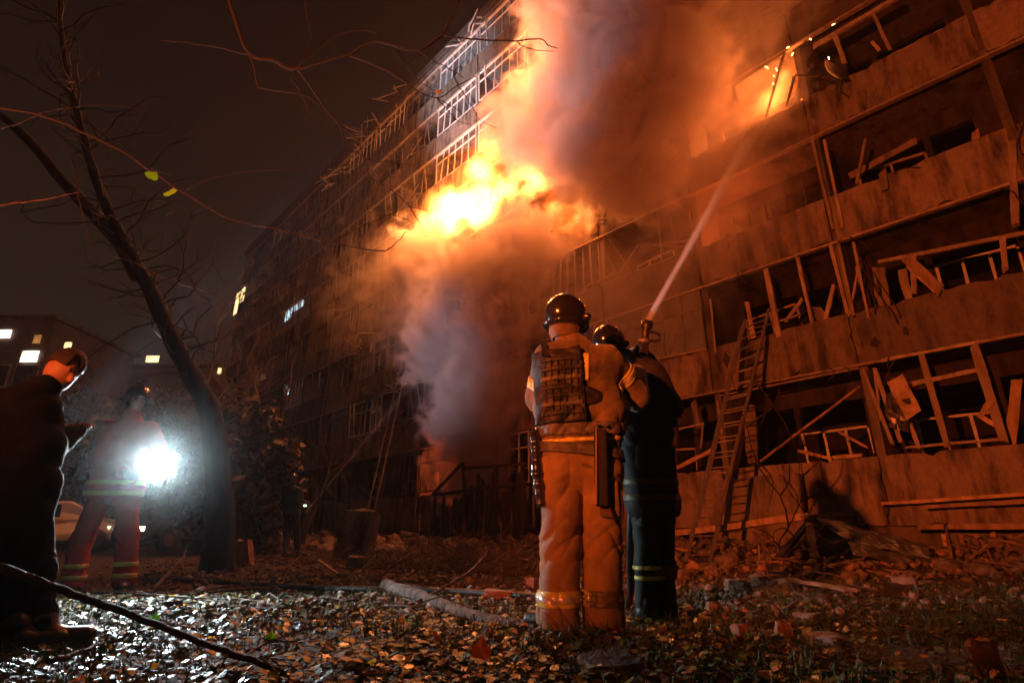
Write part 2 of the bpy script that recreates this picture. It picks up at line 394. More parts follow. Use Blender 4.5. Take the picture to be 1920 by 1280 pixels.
bbox('end_wall', S1 + .08, S1 + .3, -5.2, -.08, 0, ZR - .004, M['panel'])

# loggia glazing: one window frame per bay, its posts and rails as sub-parts where they can be told apart
post_cache = {}
def bars(root, lst, m, w=.055):
    for a, b_, ww in lst:
        mb = MB(); a = Vector(a); b_ = Vector(b_)
        mb.bar((0, 0, 0), b_ - a, ww, ww * .8, up=(0, 1, 0), jit=.004)
        name = 'rail' if abs(b_.x - a.x) > abs(b_.z - a.z) else 'post'
        mb.build(name, m, root, loc=a)
custom = {(0, 0), (0, 1), (0, 2), (0, 3), (1, 0), (1, 1), (1, 2), (1, 3), (-1, 2), (-1, 1), (-1, 3)}
def far_frame(seed, style):
    r = random.Random(seed); b = MB(); w = BAY - .2; h = 1.62
    n = {'glazed': 5, 'bars': 9, 'smashed': 6, 'pale': 6}[style]
    for c in range(n + 1):
        if style == 'smashed' and r.random() < .35: continue
        x = -w / 2 + w * c / n; tilt = r.gauss(0, .25) if style == 'smashed' else r.gauss(0, .02)
        b.bar((x, r.gauss(0, .02), -h / 2), (x + tilt, r.gauss(0, .05) if style != 'smashed' else r.uniform(-.1, .5), h / 2 * (1 if style != 'smashed' else r.uniform(.2, 1))), .045, .045, up=(0, 1, 0))
    if style != 'smashed' or r.random() < .5:
        b.bar((-w / 2, 0, h / 2 - .03), (w / 2, 0, h / 2 - .03), .06, .05, up=(0, 1, 0))
    if style in ('glazed', 'pale'): b.bar((-w / 2, 0, h * .18), (w / 2, 0, h * .18), .045, .045, up=(0, 1, 0))
    b.bar((-w / 2, .0, -h / 2 + .02), (w / 2, .0, -h / 2 + .02), .05, .06, up=(0, 1, 0))
    if style == 'smashed':
        for _ in range(4):
            p = Vector((r.uniform(-w / 2, w / 2), r.uniform(0, .25), r.uniform(-h / 2, 0)))
            b.bar(p, Vector((p.x + r.uniform(-1.1, 1.1), r.uniform(0, .5), -h / 2 + .02)), .05, .03, up=(0, 1, 0))
    return b.mesh('window_frame', M['frame_pale'] if style == 'pale' else M['frame_far'])
FF = {st: [far_frame(q, st) for q in range(3)] for st in ('glazed', 'bars', 'smashed', 'pale')}
gm, gnt, gb = new_mat('dusty_glass')
gb.inputs['Base Color'].default_value = (.35, .38, .42, 1); gb.inputs['Roughness'].default_value = .12; gb.inputs['Alpha'].default_value = .35; gb.inputs['Specular IOR Level'].default_value = .8
M['glass'] = gm
GP = MB().box((0, 0, 0), ((BAY - .3) / 6, .004, .76)).mesh('pane', M['glass'])
for k in range(NK):
    for i in range(I0, I1):
        if (i, k) in custom or k == 0 and i < 4 or (i in (3, 4, 5) and k in (3, 4)): continue
        st = random.choices(('glazed', 'bars', 'smashed', 'pale'), (5, 1, 4, 1))[0]
        if i in (4, 5) and k >= 5: st = 'pale'
        if i in (8, 9) and k == 3: st = 'bars'
        if i in (6, 7) and k in (5, 6): st = 'smashed'
        zc = (zt(k) + zb(k + 1)) / 2
        fr = link('window_frame', random.choice(FF[st]), bld, ((i + .5) * BAY, -.05, zc))
        if st in ('glazed', 'pale'):
            for q in range(3):
                if random.random() < .45: link('pane', GP, fr, (-(BAY - .3) / 3 + q * (BAY - .3) / 3, -.02, 0))

def fl(px, py, off=0.0):                     # pixel on the facade -> building-local point
    s, z = FA(px, py, off); return (s, off, z)
def frame_root(name='window_frame'):
    return link(name, None, bld)
def fbar(root, name, p0, p1, w, t=None, m=None, off=0.0, off2=None):
    a = Vector(fl(*p0, off)); b_ = Vector(fl(*p1, off if off2 is None else off2))
    return MB().bar((0, 0, 0), b_ - a, w, t or w * .7, up=(0, 1, 0), jit=.005).build(name, m or M['frame'], root, loc=a)
# bay 0, storey 1
r_ = frame_root()
for n_, a, b_, w in (('top_rail', (1645, 492), (1925, 437), .09), ('post', (1714, 478), (1714, 553), .10), ('post', (1880, 446), (1886, 508), .10), ('post', (1960, 430), (1968, 490), .09)):
    fbar(r_, n_, a, b_, w, off=-.03)
MB().bar((0, 0, 0), Vector(fl(1768, 546, .12)) - Vector(fl(1706, 490, -.02)), .20, .06, up=(0, 1, 0), jit=.012).build('hanging_board', M['wood'], r_, loc=fl(1706, 490, -.02))
MB().bar((0, 0, 0), Vector(fl(1752, 546, .10)) - Vector(fl(1700, 500, -.06)), .05, .05, up=(0, 1, 0), jit=.008).build('hanging_board', M['wood'], r_, loc=fl(1700, 500, -.06))
fbar(r_, 'plaster_reveal', (1648, 500), (1656, 575), .26, .05, M['panel'], off=-.14)
# bay 0, storey 0
r_ = frame_root()
for n_, a, b_, w in (('top_rail', (1648, 677), (1838, 640), .07), ('post', (1728, 664), (1775, 832), .11), ('post', (1826, 645), (1882, 824), .15), ('transom', (1700, 722), (1840, 692), .09),
                     ('bottom_rail', (1700, 838), (1890, 822), .05), ('post', (1944, 640), (1990, 810), .12), ('post', (1704, 790), (1724, 838), .08)):
    fbar(r_, n_, a, b_, w, off=.02)
fbar(r_, 'hanging_board', (1618, 690), (1674, 832), .07, .05, off=.10); fbar(r_, 'hanging_board', (1640, 700), (1652, 790), .05, .03, off=.05)
fbar(r_, 'hanging_board', (1838, 780), (1862, 745), .10, .03, M['wood'], off=.05, off2=.12); fbar(r_, 'hanging_board', (1838, 780), (1872, 800), .09, .03, M['wood'], off=.05)
# bay 1, storey 1
r_ = frame_root()
for n_, a, b_, w in (('post', (1438, 512), (1462, 632), .12), ('post', (1496, 484), (1526, 618), .09), ('post', (1557, 455), (1590, 590), .08), ('post', (1562, 540), (1548, 600), .09), ('post', (1610, 500), (1592, 592), .05)):
    fbar(r_, n_, a, b_, w, off=-.03)
fbar(r_, 'hanging_board', (1475, 600), (1505, 560), .09, .03, off=-.25); fbar(r_, 'hanging_board', (1400, 620), (1500, 590), .05, .03, off=-.2)
fbar(r_, 'hanging_board', (1545, 606), (1531, 575), .22, .03, M['panel'], off=-.12)
# bay 1, storey 0
r_ = frame_root()
fbar(r_, 'hanging_pole', (1424, 866), (1612, 725), .05, .05, M['wood'], off=.25, off2=.05)
fbar(r_, 'hanging_board', (1262, 880), (1332, 846), .10, .05, M['wood'], off=.15); fbar(r_, 'hanging_board', (1500, 845), (1560, 860), .07, .04, M['wood'], off=.1)
fbar(r_, 'hanging_board', (1560, 858), (1612, 853), .08, .04, M['wood'], off=.1); fbar(r_, 'hanging_board', (1570, 808), (1625, 838), .05, .03, M['wood'], off=.05)
fbar(r_, 'post', (1345, 750), (1355, 812), .06, off=-.05); fbar(r_, 'post', (1405, 760), (1412, 868), .32, .08, M['panel'], off=-.3)
fbar(r_, 'top_rail', (1350, 742), (1610, 690), .05, off=-.06)
# bay 2 storey 0/1
r_ = frame_root(); fbar(r_, 'top_rail', (1270, 805), (1322, 793), .06, off=.0); fbar(r_, 'post', (1318, 795), (1314, 840), .05); fbar(r_, 'post', (1300, 750), (1310, 800), .16, .05, M['panel'], off=-.1)
r_ = frame_root(); fbar(r_, 'post', (1332, 560), (1342, 660), .05, off=.02); fbar(r_, 'bottom_rail', (1215, 676), (1322, 655), .06, off=.03)
# bay 0 storey 2: pale-painted lit strip, leaning post, block on the ledge
r_ = frame_root()
fbar(r_, 'post', (1623, 262), (1606, 345), .07, off=-.3, off2=.0); fbar(r_, 'ledge_block', (1655, 320), (1660, 356), .16, .14, M['panel'], off=.03)
fbar(r_, 'lit_wall_strip', (1588, 334), (1722, 262), .18, .05, M['panel'], off=-.95); fbar(r_, 'post', (1898, 262), (1904, 415), .12, .1, off=.03)
# bay 0 and 1 storey 3
r_ = frame_root()
for n_, a, b_, w in (('top_rail', (1530, 85), (1690, -8), .12), ('post', (1565, 66), (1585, 122), .10), ('post', (1637, 26), (1668, 92), .07), ('hanging_board', (1634, 78), (1650, 96), .07)):
    fbar(r_, n_, a, b_, w, off=.0)
# burnt window up right (storey 3, bay 1)
r_ = frame_root()
for n_, a, b_, w in (('post', (1470, 100), (1435, 222), .06), ('post', (1375, 155), (1381, 195), .11), ('top_rail', (1370, 165), (1470, 100), .10), ('post', (1489, 142), (1475, 200), .06)):
    fbar(r_, n_, a, b_, w, m=M['char'], off=-.02)
# red glowing window (storey 2, bay 1)
r_ = frame_root()
for a, b_, w in (((1403, 375), (1408, 425), .07), ((1440, 360), (1452, 405), .05), ((1470, 345), (1478, 400), .06), ((1505, 335), (1512, 385), .05)):
    fbar(r_, 'post', a, b_, w, m=M['char'], off=-.02)
# boarding on the column at s = 3.15, storeys 1 to 3
for a, b_, w in (((1522, 258), (1562, 428), .07), ((1545, 262), (1580, 425), .06), ((1572, 455), (1600, 590), .07), ((1600, 455), (1630, 600), .06), ((1640, 690), (1690, 830), .09)):
    fbar(bld, 'column_board', a, b_, w, .04, off=.06)
# torn cladding strips beside the column
for q in range(7):
    x = 1606 + q * 6 + random.uniform(-3, 3); a = fl(x, 470 + q * 8, .06)
    pts = [Vector(a)]; z = 0
    for j in range(5): pts.append(pts[-1] + Vector((random.uniform(-.09, .05), random.uniform(-.03, .07), -.22)))
    MB().tube(smooth_pts(pts, 3), .012, 5).build('torn_strip', M['char'], bld)
# crumpled sheet hanging at the corner of the ground-floor loggia
def crumple(name, corners, m, parent, amp=.08, nx=14, ny=10, seed=0, th=.01):
    A, B, Cc, D = [Vector(c) for c in corners]; vs = []
    nrm = (B - A).cross(D - A).normalized()
    for sd in (0, 1):
        for j in range(ny + 1):
            for i in range(nx + 1):
                u, v = i / nx, j / ny; p = A.lerp(B, u).lerp(D.lerp(Cc, u), v)
                p = p + nrm * (amp * (mnoise.noise(p * 3 + Vector((seed, 0, 0))) + .5 * mnoise.noise(p * 8 + Vector((seed, 5, 0)))) + sd * th)
                vs.append(p)
    n = (nx + 1) * (ny + 1); fs = []
    for j in range(ny):
        for i in range(nx):
            a = j * (nx + 1) + i; fs += [(a, a + 1, a + nx + 2, a + nx + 1), (n + a + 1, n + a, n + a + nx + 1, n + a + nx + 2)]
    ring = [i for i in range(nx + 1)] + [j * (nx + 1) + nx for j in range(1, ny + 1)] + [ny * (nx + 1) + i for i in range(nx - 1, -1, -1)] + [j * (nx + 1) for j in range(ny - 1, 0, -1)]
    for q in range(len(ring)): a, b = ring[q], ring[(q + 1) % len(ring)]; fs.append((b, a, n + a, n + b))
    return link(name, mesh_from(name, vs, fs, m), parent)
crumple('torn_cladding', (fl(1668, 705, .1), fl(1706, 716, .25), fl(1712, 812, .2), fl(1664, 800, .05)), M['metal'], bld, .22, seed=3)
crumple('torn_cladding', (fl(1662, 716, .32), fl(1692, 700, .30), fl(1728, 770, .22), fl(1700, 788, .35)), M['wood'], bld, .10, seed=8)
# shell holes with ragged dark edges in the parapets
for (x, y, w_, h_) in ((1362, 675, 13, 26), (1640, 640, 12, 14), (1698, 620, 9, 18)):
    a = fl(x, y, .015); pts = [(w_ * .008 * math.cos(t_) * random.uniform(.5, 1.1), h_ * .008 * math.sin(t_) * random.uniform(.5, 1.2)) for t_ in np.linspace(0, 6.28, 10)[:-1]]
    n = len(pts); vs = [(p[0], 0, p[1]) for p in pts] + [(p[0] * .8, -.12, p[1] * .8) for p in pts]
    link('shell_hole', mesh_from('shell_hole', vs, [tuple(range(n)), tuple(range(2 * n - 1, n - 1, -1))] + [(q, (q + 1) % n, n + (q + 1) % n, n + q) for q in range(n)], M['char']), bld, a)
# fallen balustrade fixed at the foot of the wall, far right
r_ = frame_root('broken_balustrade')
fbar(r_, 'rail', (1720, 988), (1990, 986), .10, .08, M['wood'], off=.35); fbar(r_, 'rail', (1655, 944), (1990, 922), .06, .05, M['wood'], off=.3)
fbar(r_, 'rail', (1740, 950), (1990, 936), .07, .05, M['wood'], off=.33)
for q in range(8): fbar(r_, 'slat', (1768 + q * 31, 1000), (1776 + q * 32, 1030), .07, .03, M['wood'], off=.3)
# torn reinforcement and cables hanging from the slab edges of the near loggias
rw = random.Random(31)
for q in range(34):
    k = rw.choice((1, 1, 2, 2, 3, 4)); s_ = rw.uniform(-3, 9); a = Vector((s_, rw.uniform(-.05, .12), zb(k) + rw.choice((0.0, 1.05)))); pts = [a]; d = Vector((rw.uniform(-.6, .6), rw.uniform(.0, .7), rw.uniform(-.6, .5)))
    for j in range(5): d = (d + Vector((rw.gauss(0, .25), rw.gauss(0, .15), -.35))).normalized(); pts.append(pts[-1] + d * rw.uniform(.07, .2))
    MB().tube(smooth_pts(pts, 3), rw.choice((.006, .009, .014)), 5).build('bent_rebar', M['char'], bld)
for q in range(14):                                                    # splintered boards and cladding left standing in the near loggias
    k = rw.choice((1, 2, 3, 0, 1)); s_ = rw.uniform(-2, 12); a = Vector((s_, rw.uniform(-.9, -.1), zt(k) - .15)); h_ = rw.uniform(.4, 1.5)
    MB().bar((0, 0, 0), Vector((rw.uniform(-.7, .7), rw.uniform(-.3, .1), h_)), rw.uniform(.05, .22), .03, up=(0, 1, 0), jit=.012).build('broken_board', M[rw.choice(('frame', 'char', 'wood'))], bld, loc=a)
# lit windows far along the block
M['lit_cold'] = emis('lit_window_cold', (.62, .85, 1.0), 1.1, .6, 2.0); M['lit_warm'] = emis('lit_window_warm', (1.0, .72, .32), 1.8, .5, 3.0)
for (x0, x1, y0, y1, mt) in ((548, 566, 545, 580, 'lit_cold'), (533, 544, 575, 600, 'lit_cold'), (438, 452, 552, 585, 'lit_warm'), (536, 540, 728, 740, 'lit_cold')):
    s0, z0 = FA((x0 + x1) / 2, y1, -.1); s1, z1 = FA((x0 + x1) / 2, y0, -.1); wd = abs(FA(x0, (y0 + y1) / 2, -.1)[0] - FA(x1, (y0 + y1) / 2, -.1)[0])
    w_ = bbox('lit_window', s0 - wd / 2, s0 + wd / 2, -.13, -.10, z0, z1 + .1, M[mt])
# hanging wreckage of the loggias further along
def wreck(px, py, n, sp, seed, mt='frame'):
    r = random.Random(seed); s, z = FA(px, py)
    for _ in range(n):
        a = Vector((s + r.uniform(-sp, sp), r.uniform(.0, .5), z + r.uniform(-sp * .4, sp * .4)))
        d = Vector((r.uniform(-1, 1), r.uniform(-.2, .7), r.uniform(-.6, .6))) * sp * .8
        MB().bar((0, 0, 0), d, .06, .035, up=(0, 1, 0), jit=.006).build('hanging_bar', M[mt], bld, loc=a)
wreck(690, 640, 14, 1.1, 1); wreck(650, 590, 8, 1.1, 2); wreck(700, 260, 14, 1.6, 3); wreck(640, 330, 12, 1.8, 4, 'frame_pale'); wreck(745, 200, 8, 1.4, 5); wreck(1060, 430, 10, .9, 6, 'char')
wreck(930, 380, 8, .9, 7, 'char'); wreck(890, 60, 8, 1.0, 8, 'frame_pale'); wreck(860, 900, 14, 1.2, 9, 'char'); wreck(760, 720, 10, .9, 10, 'frame_pale'); wreck(1130, 425, 8, .5, 12, 'char')
# satellite dishes
def dish(root_loc, r, name, label, rotz, rx, mt='metal'):
    t = empty(name, label, 'satellite dish', root_loc, rotz)
    MB().lathe([(r, .0), (r * .98, -.004), (r * .8, -.05 * r / .3), (r * .45, -.10 * r / .3), (.02, -.12 * r / .3), (.02, -.105 * r / .3), (r * .8, -.035 * r / .3), (r * .97, .012)], 20, Matrix.Rotation(rx, 3, 'X')).build('reflector', M[mt], t, True)
    MB().tube([(0, 0, 0), (0, -.1, -.05), (0, .1, -.45 * r / .3)], .015, 6).build('bracket', M['black_metal'], t, True)
    return t
dish(F(*FA(1582, 150), .45), .34, 'satellite_dish', 'dark round dish hanging off the upper right balconies beside the flaming window', R(40), R(60), 'char')
dish(F(*FA(700, 740), .35), .36, 'satellite_dish', 'round pale dish on the left wing beside the leaning ladder', R(40), R(80))
r_ = frame_root('dish_arm'); MB().tube([fl(1476, 190, .3), fl(1492, 141, .5), fl(1540, 143, .5), fl(1570, 150, .45)], .022, 6).build('arm_tube', M['char'], r_)

# ================================================================== SMOKE, FLAMES, WATER JETS (density grids made with geometry nodes)
class GN:
    def __init__(s, name):
        s.t = bpy.data.node_groups.new(name, 'GeometryNodeTree')
        s.t.interface.new_socket('Geometry', in_out='INPUT', socket_type='NodeSocketGeometry')
        s.t.interface.new_socket('Geometry', in_out='OUTPUT', socket_type='NodeSocketGeometry')
        s.out = s.t.nodes.new('NodeGroupOutput')
    def _in(s, sock, v):
        if hasattr(v, 'links'): s.t.links.new(v, sock)
        else: sock.default_value = v
    def m(s, op, a, b=0.0, c=0.0, clamp=False):
        n = s.t.nodes.new('ShaderNodeMath'); n.operation = op; n.use_clamp = clamp
        for k, v in enumerate((a, b, c)): s._in(n.inputs[k], v)
        return n.outputs[0]
    def v(s, op, a, b=(0, 0, 0), c=(0, 0, 0), scale=None):
        n = s.t.nodes.new('ShaderNodeVectorMath'); n.operation = op
        s._in(n.inputs[0], a)
        if scale is not None: s._in(n.inputs['Scale'], scale)
        elif op in ('ADD', 'SUBTRACT', 'MULTIPLY', 'MULTIPLY_ADD', 'DOT_PRODUCT'): s._in(n.inputs[1], b)
        if op == 'MULTIPLY_ADD': s._in(n.inputs[2], c)
        return n.outputs['Value'] if op in ('LENGTH', 'DOT_PRODUCT') else n.outputs['Vector']
    def pos(s): return s.t.nodes.new('GeometryNodeInputPosition').outputs[0]
    def noise(s, vec, scale, detail=4.0, rough=.55, dist=0.0, color=False):
        n = s.t.nodes.new('ShaderNodeTexNoise'); s._in(n.inputs['Vector'], vec)
        n.inputs['Scale'].default_value = scale; n.inputs['Detail'].default_value = detail; n.inputs['Roughness'].default_value = rough; n.inputs['Distortion'].default_value = dist
        return n.outputs['Color' if color else 'Fac']
    def rng(s, x, a, b, lo=0.0, hi=1.0, kind='LINEAR'):
        n = s.t.nodes.new('ShaderNodeMapRange'); n.interpolation_type = kind
        for k, q in zip((0, 1, 2, 3, 4), (x, a, b, lo, hi)): s._in(n.inputs[k], q)
        return n.outputs[0]
    def finish(s, dens, mn, mx, res, material):
        c = s.t.nodes.new('GeometryNodeVolumeCube'); s._in(c.inputs['Density'], dens)
        c.inputs['Min'].default_value = mn; c.inputs['Max'].default_value = mx
        for k, r in zip('XYZ', res): c.inputs['Resolution ' + k].default_value = r
        sm = s.t.nodes.new('GeometryNodeSetMaterial'); sm.inputs['Material'].default_value = material
        s.t.links.new(c.outputs[0], sm.inputs[0]); s.t.links.new(sm.outputs[0], s.out.inputs[0])
STEP = {'smoke_plume': .38, 'dark_smoke': .6, 'thin_smoke': .9, 'main_fire': .3, 'lower_fire': .3, 'window_fire': .25, 'water_jet': .12}
def vol_obj(name, gn, material, loc, rot):
    d = bpy.data.volumes.new(name); d.materials.append(material); d.render.step_size = STEP[name]
    o = bpy.data.objects.new(name, d); C.objects.link(o); o.location = loc; o.rotation_euler = rot
    md = o.modifiers.new('density', 'NODES'); md.node_group = gn.t; return o
def vol_mat(name, color, density, aniso=0.0, absorb=None, emit=None):
    m = bpy.data.materials.new(name); m.use_nodes = True; nt = m.node_tree; nt.nodes.clear()
    out = nt.nodes.new('ShaderNodeOutputMaterial'); v = nt.nodes.new('ShaderNodeVolumePrincipled')
    v.inputs['Color'].default_value = (*color, 1); v.inputs['Density'].default_value = density; v.inputs['Anisotropy'].default_value = aniso
    if absorb: v.inputs['Absorption Color'].default_value = (*absorb, 1)
    nt.links.new(v.outputs[0], out.inputs['Volume'])
    if emit:
        at = nt.nodes.new('ShaderNodeAttribute'); at.attribute_name = 'density'
        cr = nt.nodes.new('ShaderNodeValToRGB'); el = cr.color_ramp.elements
        el[0].position, el[0].color = 0.0, (*emit[0], 1); el[1].position, el[1].color = 1.0, (*emit[2], 1)
        q = el.new(.45); q.color = (*emit[1], 1)
        mu = nt.nodes.new('ShaderNodeMath'); mu.operation = 'POWER'; mu.inputs[1].default_value = emit[4]
        mv = nt.nodes.new('ShaderNodeMath'); mv.operation = 'MULTIPLY'; mv.inputs[1].default_value = emit[3]
        nt.links.new(at.outputs['Fac'], cr.inputs[0]); nt.links.new(cr.outputs[0], v.inputs['Emission Color'])
        nt.links.new(at.outputs['Fac'], mu.inputs[0]); nt.links.new(mu.outputs[0], mv.inputs[0]); nt.links.new(mv.outputs[0], v.inputs['Emission Strength'])
    return m
BROT = (0, 0, math.atan2(U.y, U.x))
def px_blob(px, py, off, rpx, w=1.0, zs=1.0, offs=1.0):
    s, z = FA(px, py, off); p = F(s, z, off)
    zc = p.y * math.cos(CAM_P) + (p.z - CAM_H) * math.sin(CAM_P); r = rpx * zc / CAM_F
    return (s, off, z, r * 1.15, min(r, 1.8) * offs, r * zs, w)
def blobs_field(g, p, blobs):
    acc = None
    for (s, o, z, rs, ro, rz, w) in blobs:
        q = g.v('MULTIPLY', g.v('SUBTRACT', p, (s, o, z)), (1 / rs, 1 / ro, 1 / rz))
        f = g.m('MULTIPLY', g.m('SUBTRACT', 1.0, g.v('LENGTH', q)), w)
        acc = f if acc is None else g.m('SMOOTH_MAX', acc, f, .12)
    return acc
def plume(name, label, blobs, mn, mx, vox, mt, seed=0.0, nsc=.45, warp=1.6, edge=(.0, .35), amp=.9, detail=5.0, thin=None):
    g = GN(name); p = g.pos()
    sh = g.v('ADD', p, (seed, seed * .7, -seed))
    wv = g.v('SUBTRACT', g.noise(sh, nsc, 3.0, color=True), (.5, .5, .5)); wp = g.v('MULTIPLY_ADD', wv, (warp, warp * .6, warp), p)
    f = blobs_field(g, wp, blobs)
    n = g.m('SUBTRACT', g.noise(g.v('ADD', wp, (seed, 0, 0)), nsc * 2.4, detail, .62), .5)
    if thin:                                  # cauliflower lobes: creases where a second noise crosses its middle value
        n2 = g.m('ABSOLUTE', g.m('SUBTRACT', g.noise(g.v('ADD', wp, (0, seed + 9, 0)), nsc * 1.9, 2.0, .5), .5))
        n = g.m('MULTIPLY_ADD', n, .75, g.m('MULTIPLY_ADD', n2, 2.2, -.20))
    f = g.m('MULTIPLY_ADD', n, amp, f)
    f = g.rng(f, edge[0], edge[1], 0.0, 1.0, 'SMOOTHSTEP')
    if thin:
        f2 = g.m('MULTIPLY_ADD', n, 1.1, blobs_field(g, wp, thin))
        f = g.m('ADD', f, g.rng(f2, -.1, .6, 0.0, .15, 'SMOOTHSTEP'))
    res = [max(8, int((b - a) / vox)) for a, b in zip(mn, mx)]
    g.finish(f, mn, mx, res, mt)
    o = vol_obj(name, g, mt, F(0, 0), BROT); return setp(o, label, kind='stuff')
M['smoke'] = vol_mat('smoke', (.80, .74, .76), 1.9, .1)
M['smoke_dark'] = vol_mat('soot_smoke', (.18, .15, .15), 1.1, .1)
M['smoke_thin'] = vol_mat('thin_smoke', (.55, .45, .42), .16, .2)
M['flame'] = vol_mat('flame', (.6, .4, .3), .25, 0, None, ((1.0, .09, .006), (1.0, .22, .022), (1.0, .52, .13), 6.0, 2.3))
B = px_blob
plume('smoke_plume', 'lit billowing smoke rising from the middle of the block past the flames',
      [B(880, 880, .9, 80, .8), B(880, 790, 1.0, 85), B(910, 720, 1.2, 95), B(840, 640, 1.4, 90, .9), B(930, 610, 1.4, 90, .9), B(890, 540, 1.5, 110), B(800, 490, 1.3, 70, .9), B(985, 470, 1.4, 80),
       B(1030, 260, 2.0, 95), B(975, 225, 1.8, 75, .9), B(1010, 190, 2.0, 75, .8), B(1100, 290, 2.2, 95), B(1190, 330, 2.2, 95), B(1190, 200, 2.3, 110), B(1110, 130, 2.3, 120), B(1240, 90, 2.0, 120), B(1290, 180, 1.5, 80, .7),
       B(1110, 10, 2.4, 140), B(1190, -40, 2.4, 140), B(1100, -90, 2.4, 150)],
      (0, -1.3, .2), (27, 4.4, 27), .105, M['smoke'], nsc=.62, warp=1.3, edge=(.05, .20), amp=1.0, detail=6.0,
      thin=[B(850, 580, 1.6, 150, 1.2), B(900, 720, 1.3, 150, 1.1), B(760, 520, 1.6, 110), B(1280, 260, 1.2, 190, 1.2), B(1340, 400, 1.2, 160, 1.1), B(1200, 560, 1.0, 150, .8), B(1060, 560, 1.2, 120), B(780, 600, 1.5, 120, .8), B(1400, 200, .8, 100), B(680, 560, 1.5, 120, .5), B(1340, 60, 1.2, 110), B(1400, 0, 1.3, 150)])
plume('main_fire', 'brightest yellow-white fire roaring out of the upper middle loggias',
      [B(850, 400, .5, 62, 1.4), B(900, 385, .6, 62, 1.4), B(945, 350, .7, 42, 1.1), B(900, 320, .9, 60, .9), B(925, 270, 1.2, 48, .75), B(948, 215, 1.5, 40, .5), B(800, 420, .6, 40, .9), B(985, 175, 1.6, 34, .25)],
      (10.5, -1.1, 10.5), (23, 3.4, 22.5), .075, M['flame'], seed=2.0, nsc=.9, warp=1.5, edge=(.0, .75), amp=1.1)
plume('lower_fire', 'smaller orange fire flaring from the loggia right of the main fire',
      [B(1090, 398, .7, 60, .8), B(1050, 392, .9, 55, .65), B(1115, 372, .9, 36, .55), B(1040, 330, 1.0, 60, .35)],
      (7.6, -1.1, 8.5), (13.5, 2.6, 14.5), .07, M['flame'], seed=7.0, nsc=1.1, warp=1.1, edge=(.0, .9), amp=1.2)
plume('window_fire', 'orange fire with sparks inside the upper right burnt window',
      [B(1440, 192, -.2, 44, .85), B(1472, 145, -.2, 36, .75), B(1415, 208, .1, 32, .6), B(1460, 170, -.6, 44, .8)],
      (1.6, -1.3, 9.6), (6.3, .9, 12.4), .05, M['flame'], seed=3.0, nsc=1.2, warp=.4, edge=(.0, .9), amp=.7)
M['water'] = vol_mat('water_spray', (.97, .97, 1.0), 60.0, .2)
def jet(name, label, a, b, r0, r1, dens, mt, seed=0.0):
    a = Vector(a); b = Vector(b); Ln = (b - a).length
    g = GN(name); p = g.pos(); sep = g.t.nodes.new('ShaderNodeSeparateXYZ'); g.t.links.new(p, sep.inputs[0])
    z = sep.outputs[2]; t = g.m('DIVIDE', z, Ln)
    rr = g.m('MULTIPLY_ADD', g.m('POWER', t, 1.5), r1 - r0, r0)
    rad = g.v('LENGTH', g.v('MULTIPLY', p, (1, 1, 0)))
    n = g.noise(g.v('MULTIPLY', g.v('ADD', p, (seed, 0, 0)), (20, 20, 1.6)), 1.0, 5.0)
    prof = g.m('SUBTRACT', 1.0, g.m('DIVIDE', rad, rr), clamp=True)
    q = g.m('DIVIDE', r0, rr); q = g.m('MULTIPLY', q, q)
    f = g.m('MULTIPLY', g.m('MULTIPLY', g.m('POWER', prof, .8), g.rng(n, .3, .7, .35, 1.3)), g.m('MULTIPLY', g.m('POWER', q, .90), g.rng(t, .75, 1.0, 1.0, 0.0)))
    f = g.m('MULTIPLY', f, dens)
    g.finish(f, (-r1, -r1, 0), (r1, r1, Ln), (30, 30, 260), mt)
    o = vol_obj(name, g, mt, a, (b - a).to_track_quat('Z', 'Y').to_euler()); return setp(o, label, 'water jet', kind='thing')
NOZ = W(1214, 602, 3.85)
jet('water_jet', 'white hose jet shot from the near nozzle up to the burning window', NOZ, F(*FA(1438, 200, .2), .2), .020, .27, 1.2, M['water'])
NOZ2 = W(588, 943, 14.6)
jet('water_jet', 'thin distant hose jet aimed from the left lawn up past the far ladder', NOZ2, F(*FA(815, 668, .3), .3), .025, .24, .12, M['water'], 4.0)
g = GN('lamp_halo'); p = g.pos(); f = g.m('SUBTRACT', 1.0, g.m('DIVIDE', g.v('LENGTH', p), 1.35), clamp=True)  # added scatter volume that imitates the lamp's glare
f = g.m('MULTIPLY', g.m('POWER', f, 4.5), g.rng(g.noise(p, 1.6, 3.0), .3, .7, .6, 1.3)); M['halo'] = vol_mat('lamp_halo', (.80, .92, .95), 0.26, 0)
g.finish(f, (-1.35,) * 3, (1.35,) * 3, (48, 48, 48), M['halo']); STEP['lamp_halo'] = .12
setp(vol_obj('lamp_halo', g, M['halo'], FLOOD, (0, 0, 0)), 'added lens-glare mist round the white floodlight', kind='stuff')
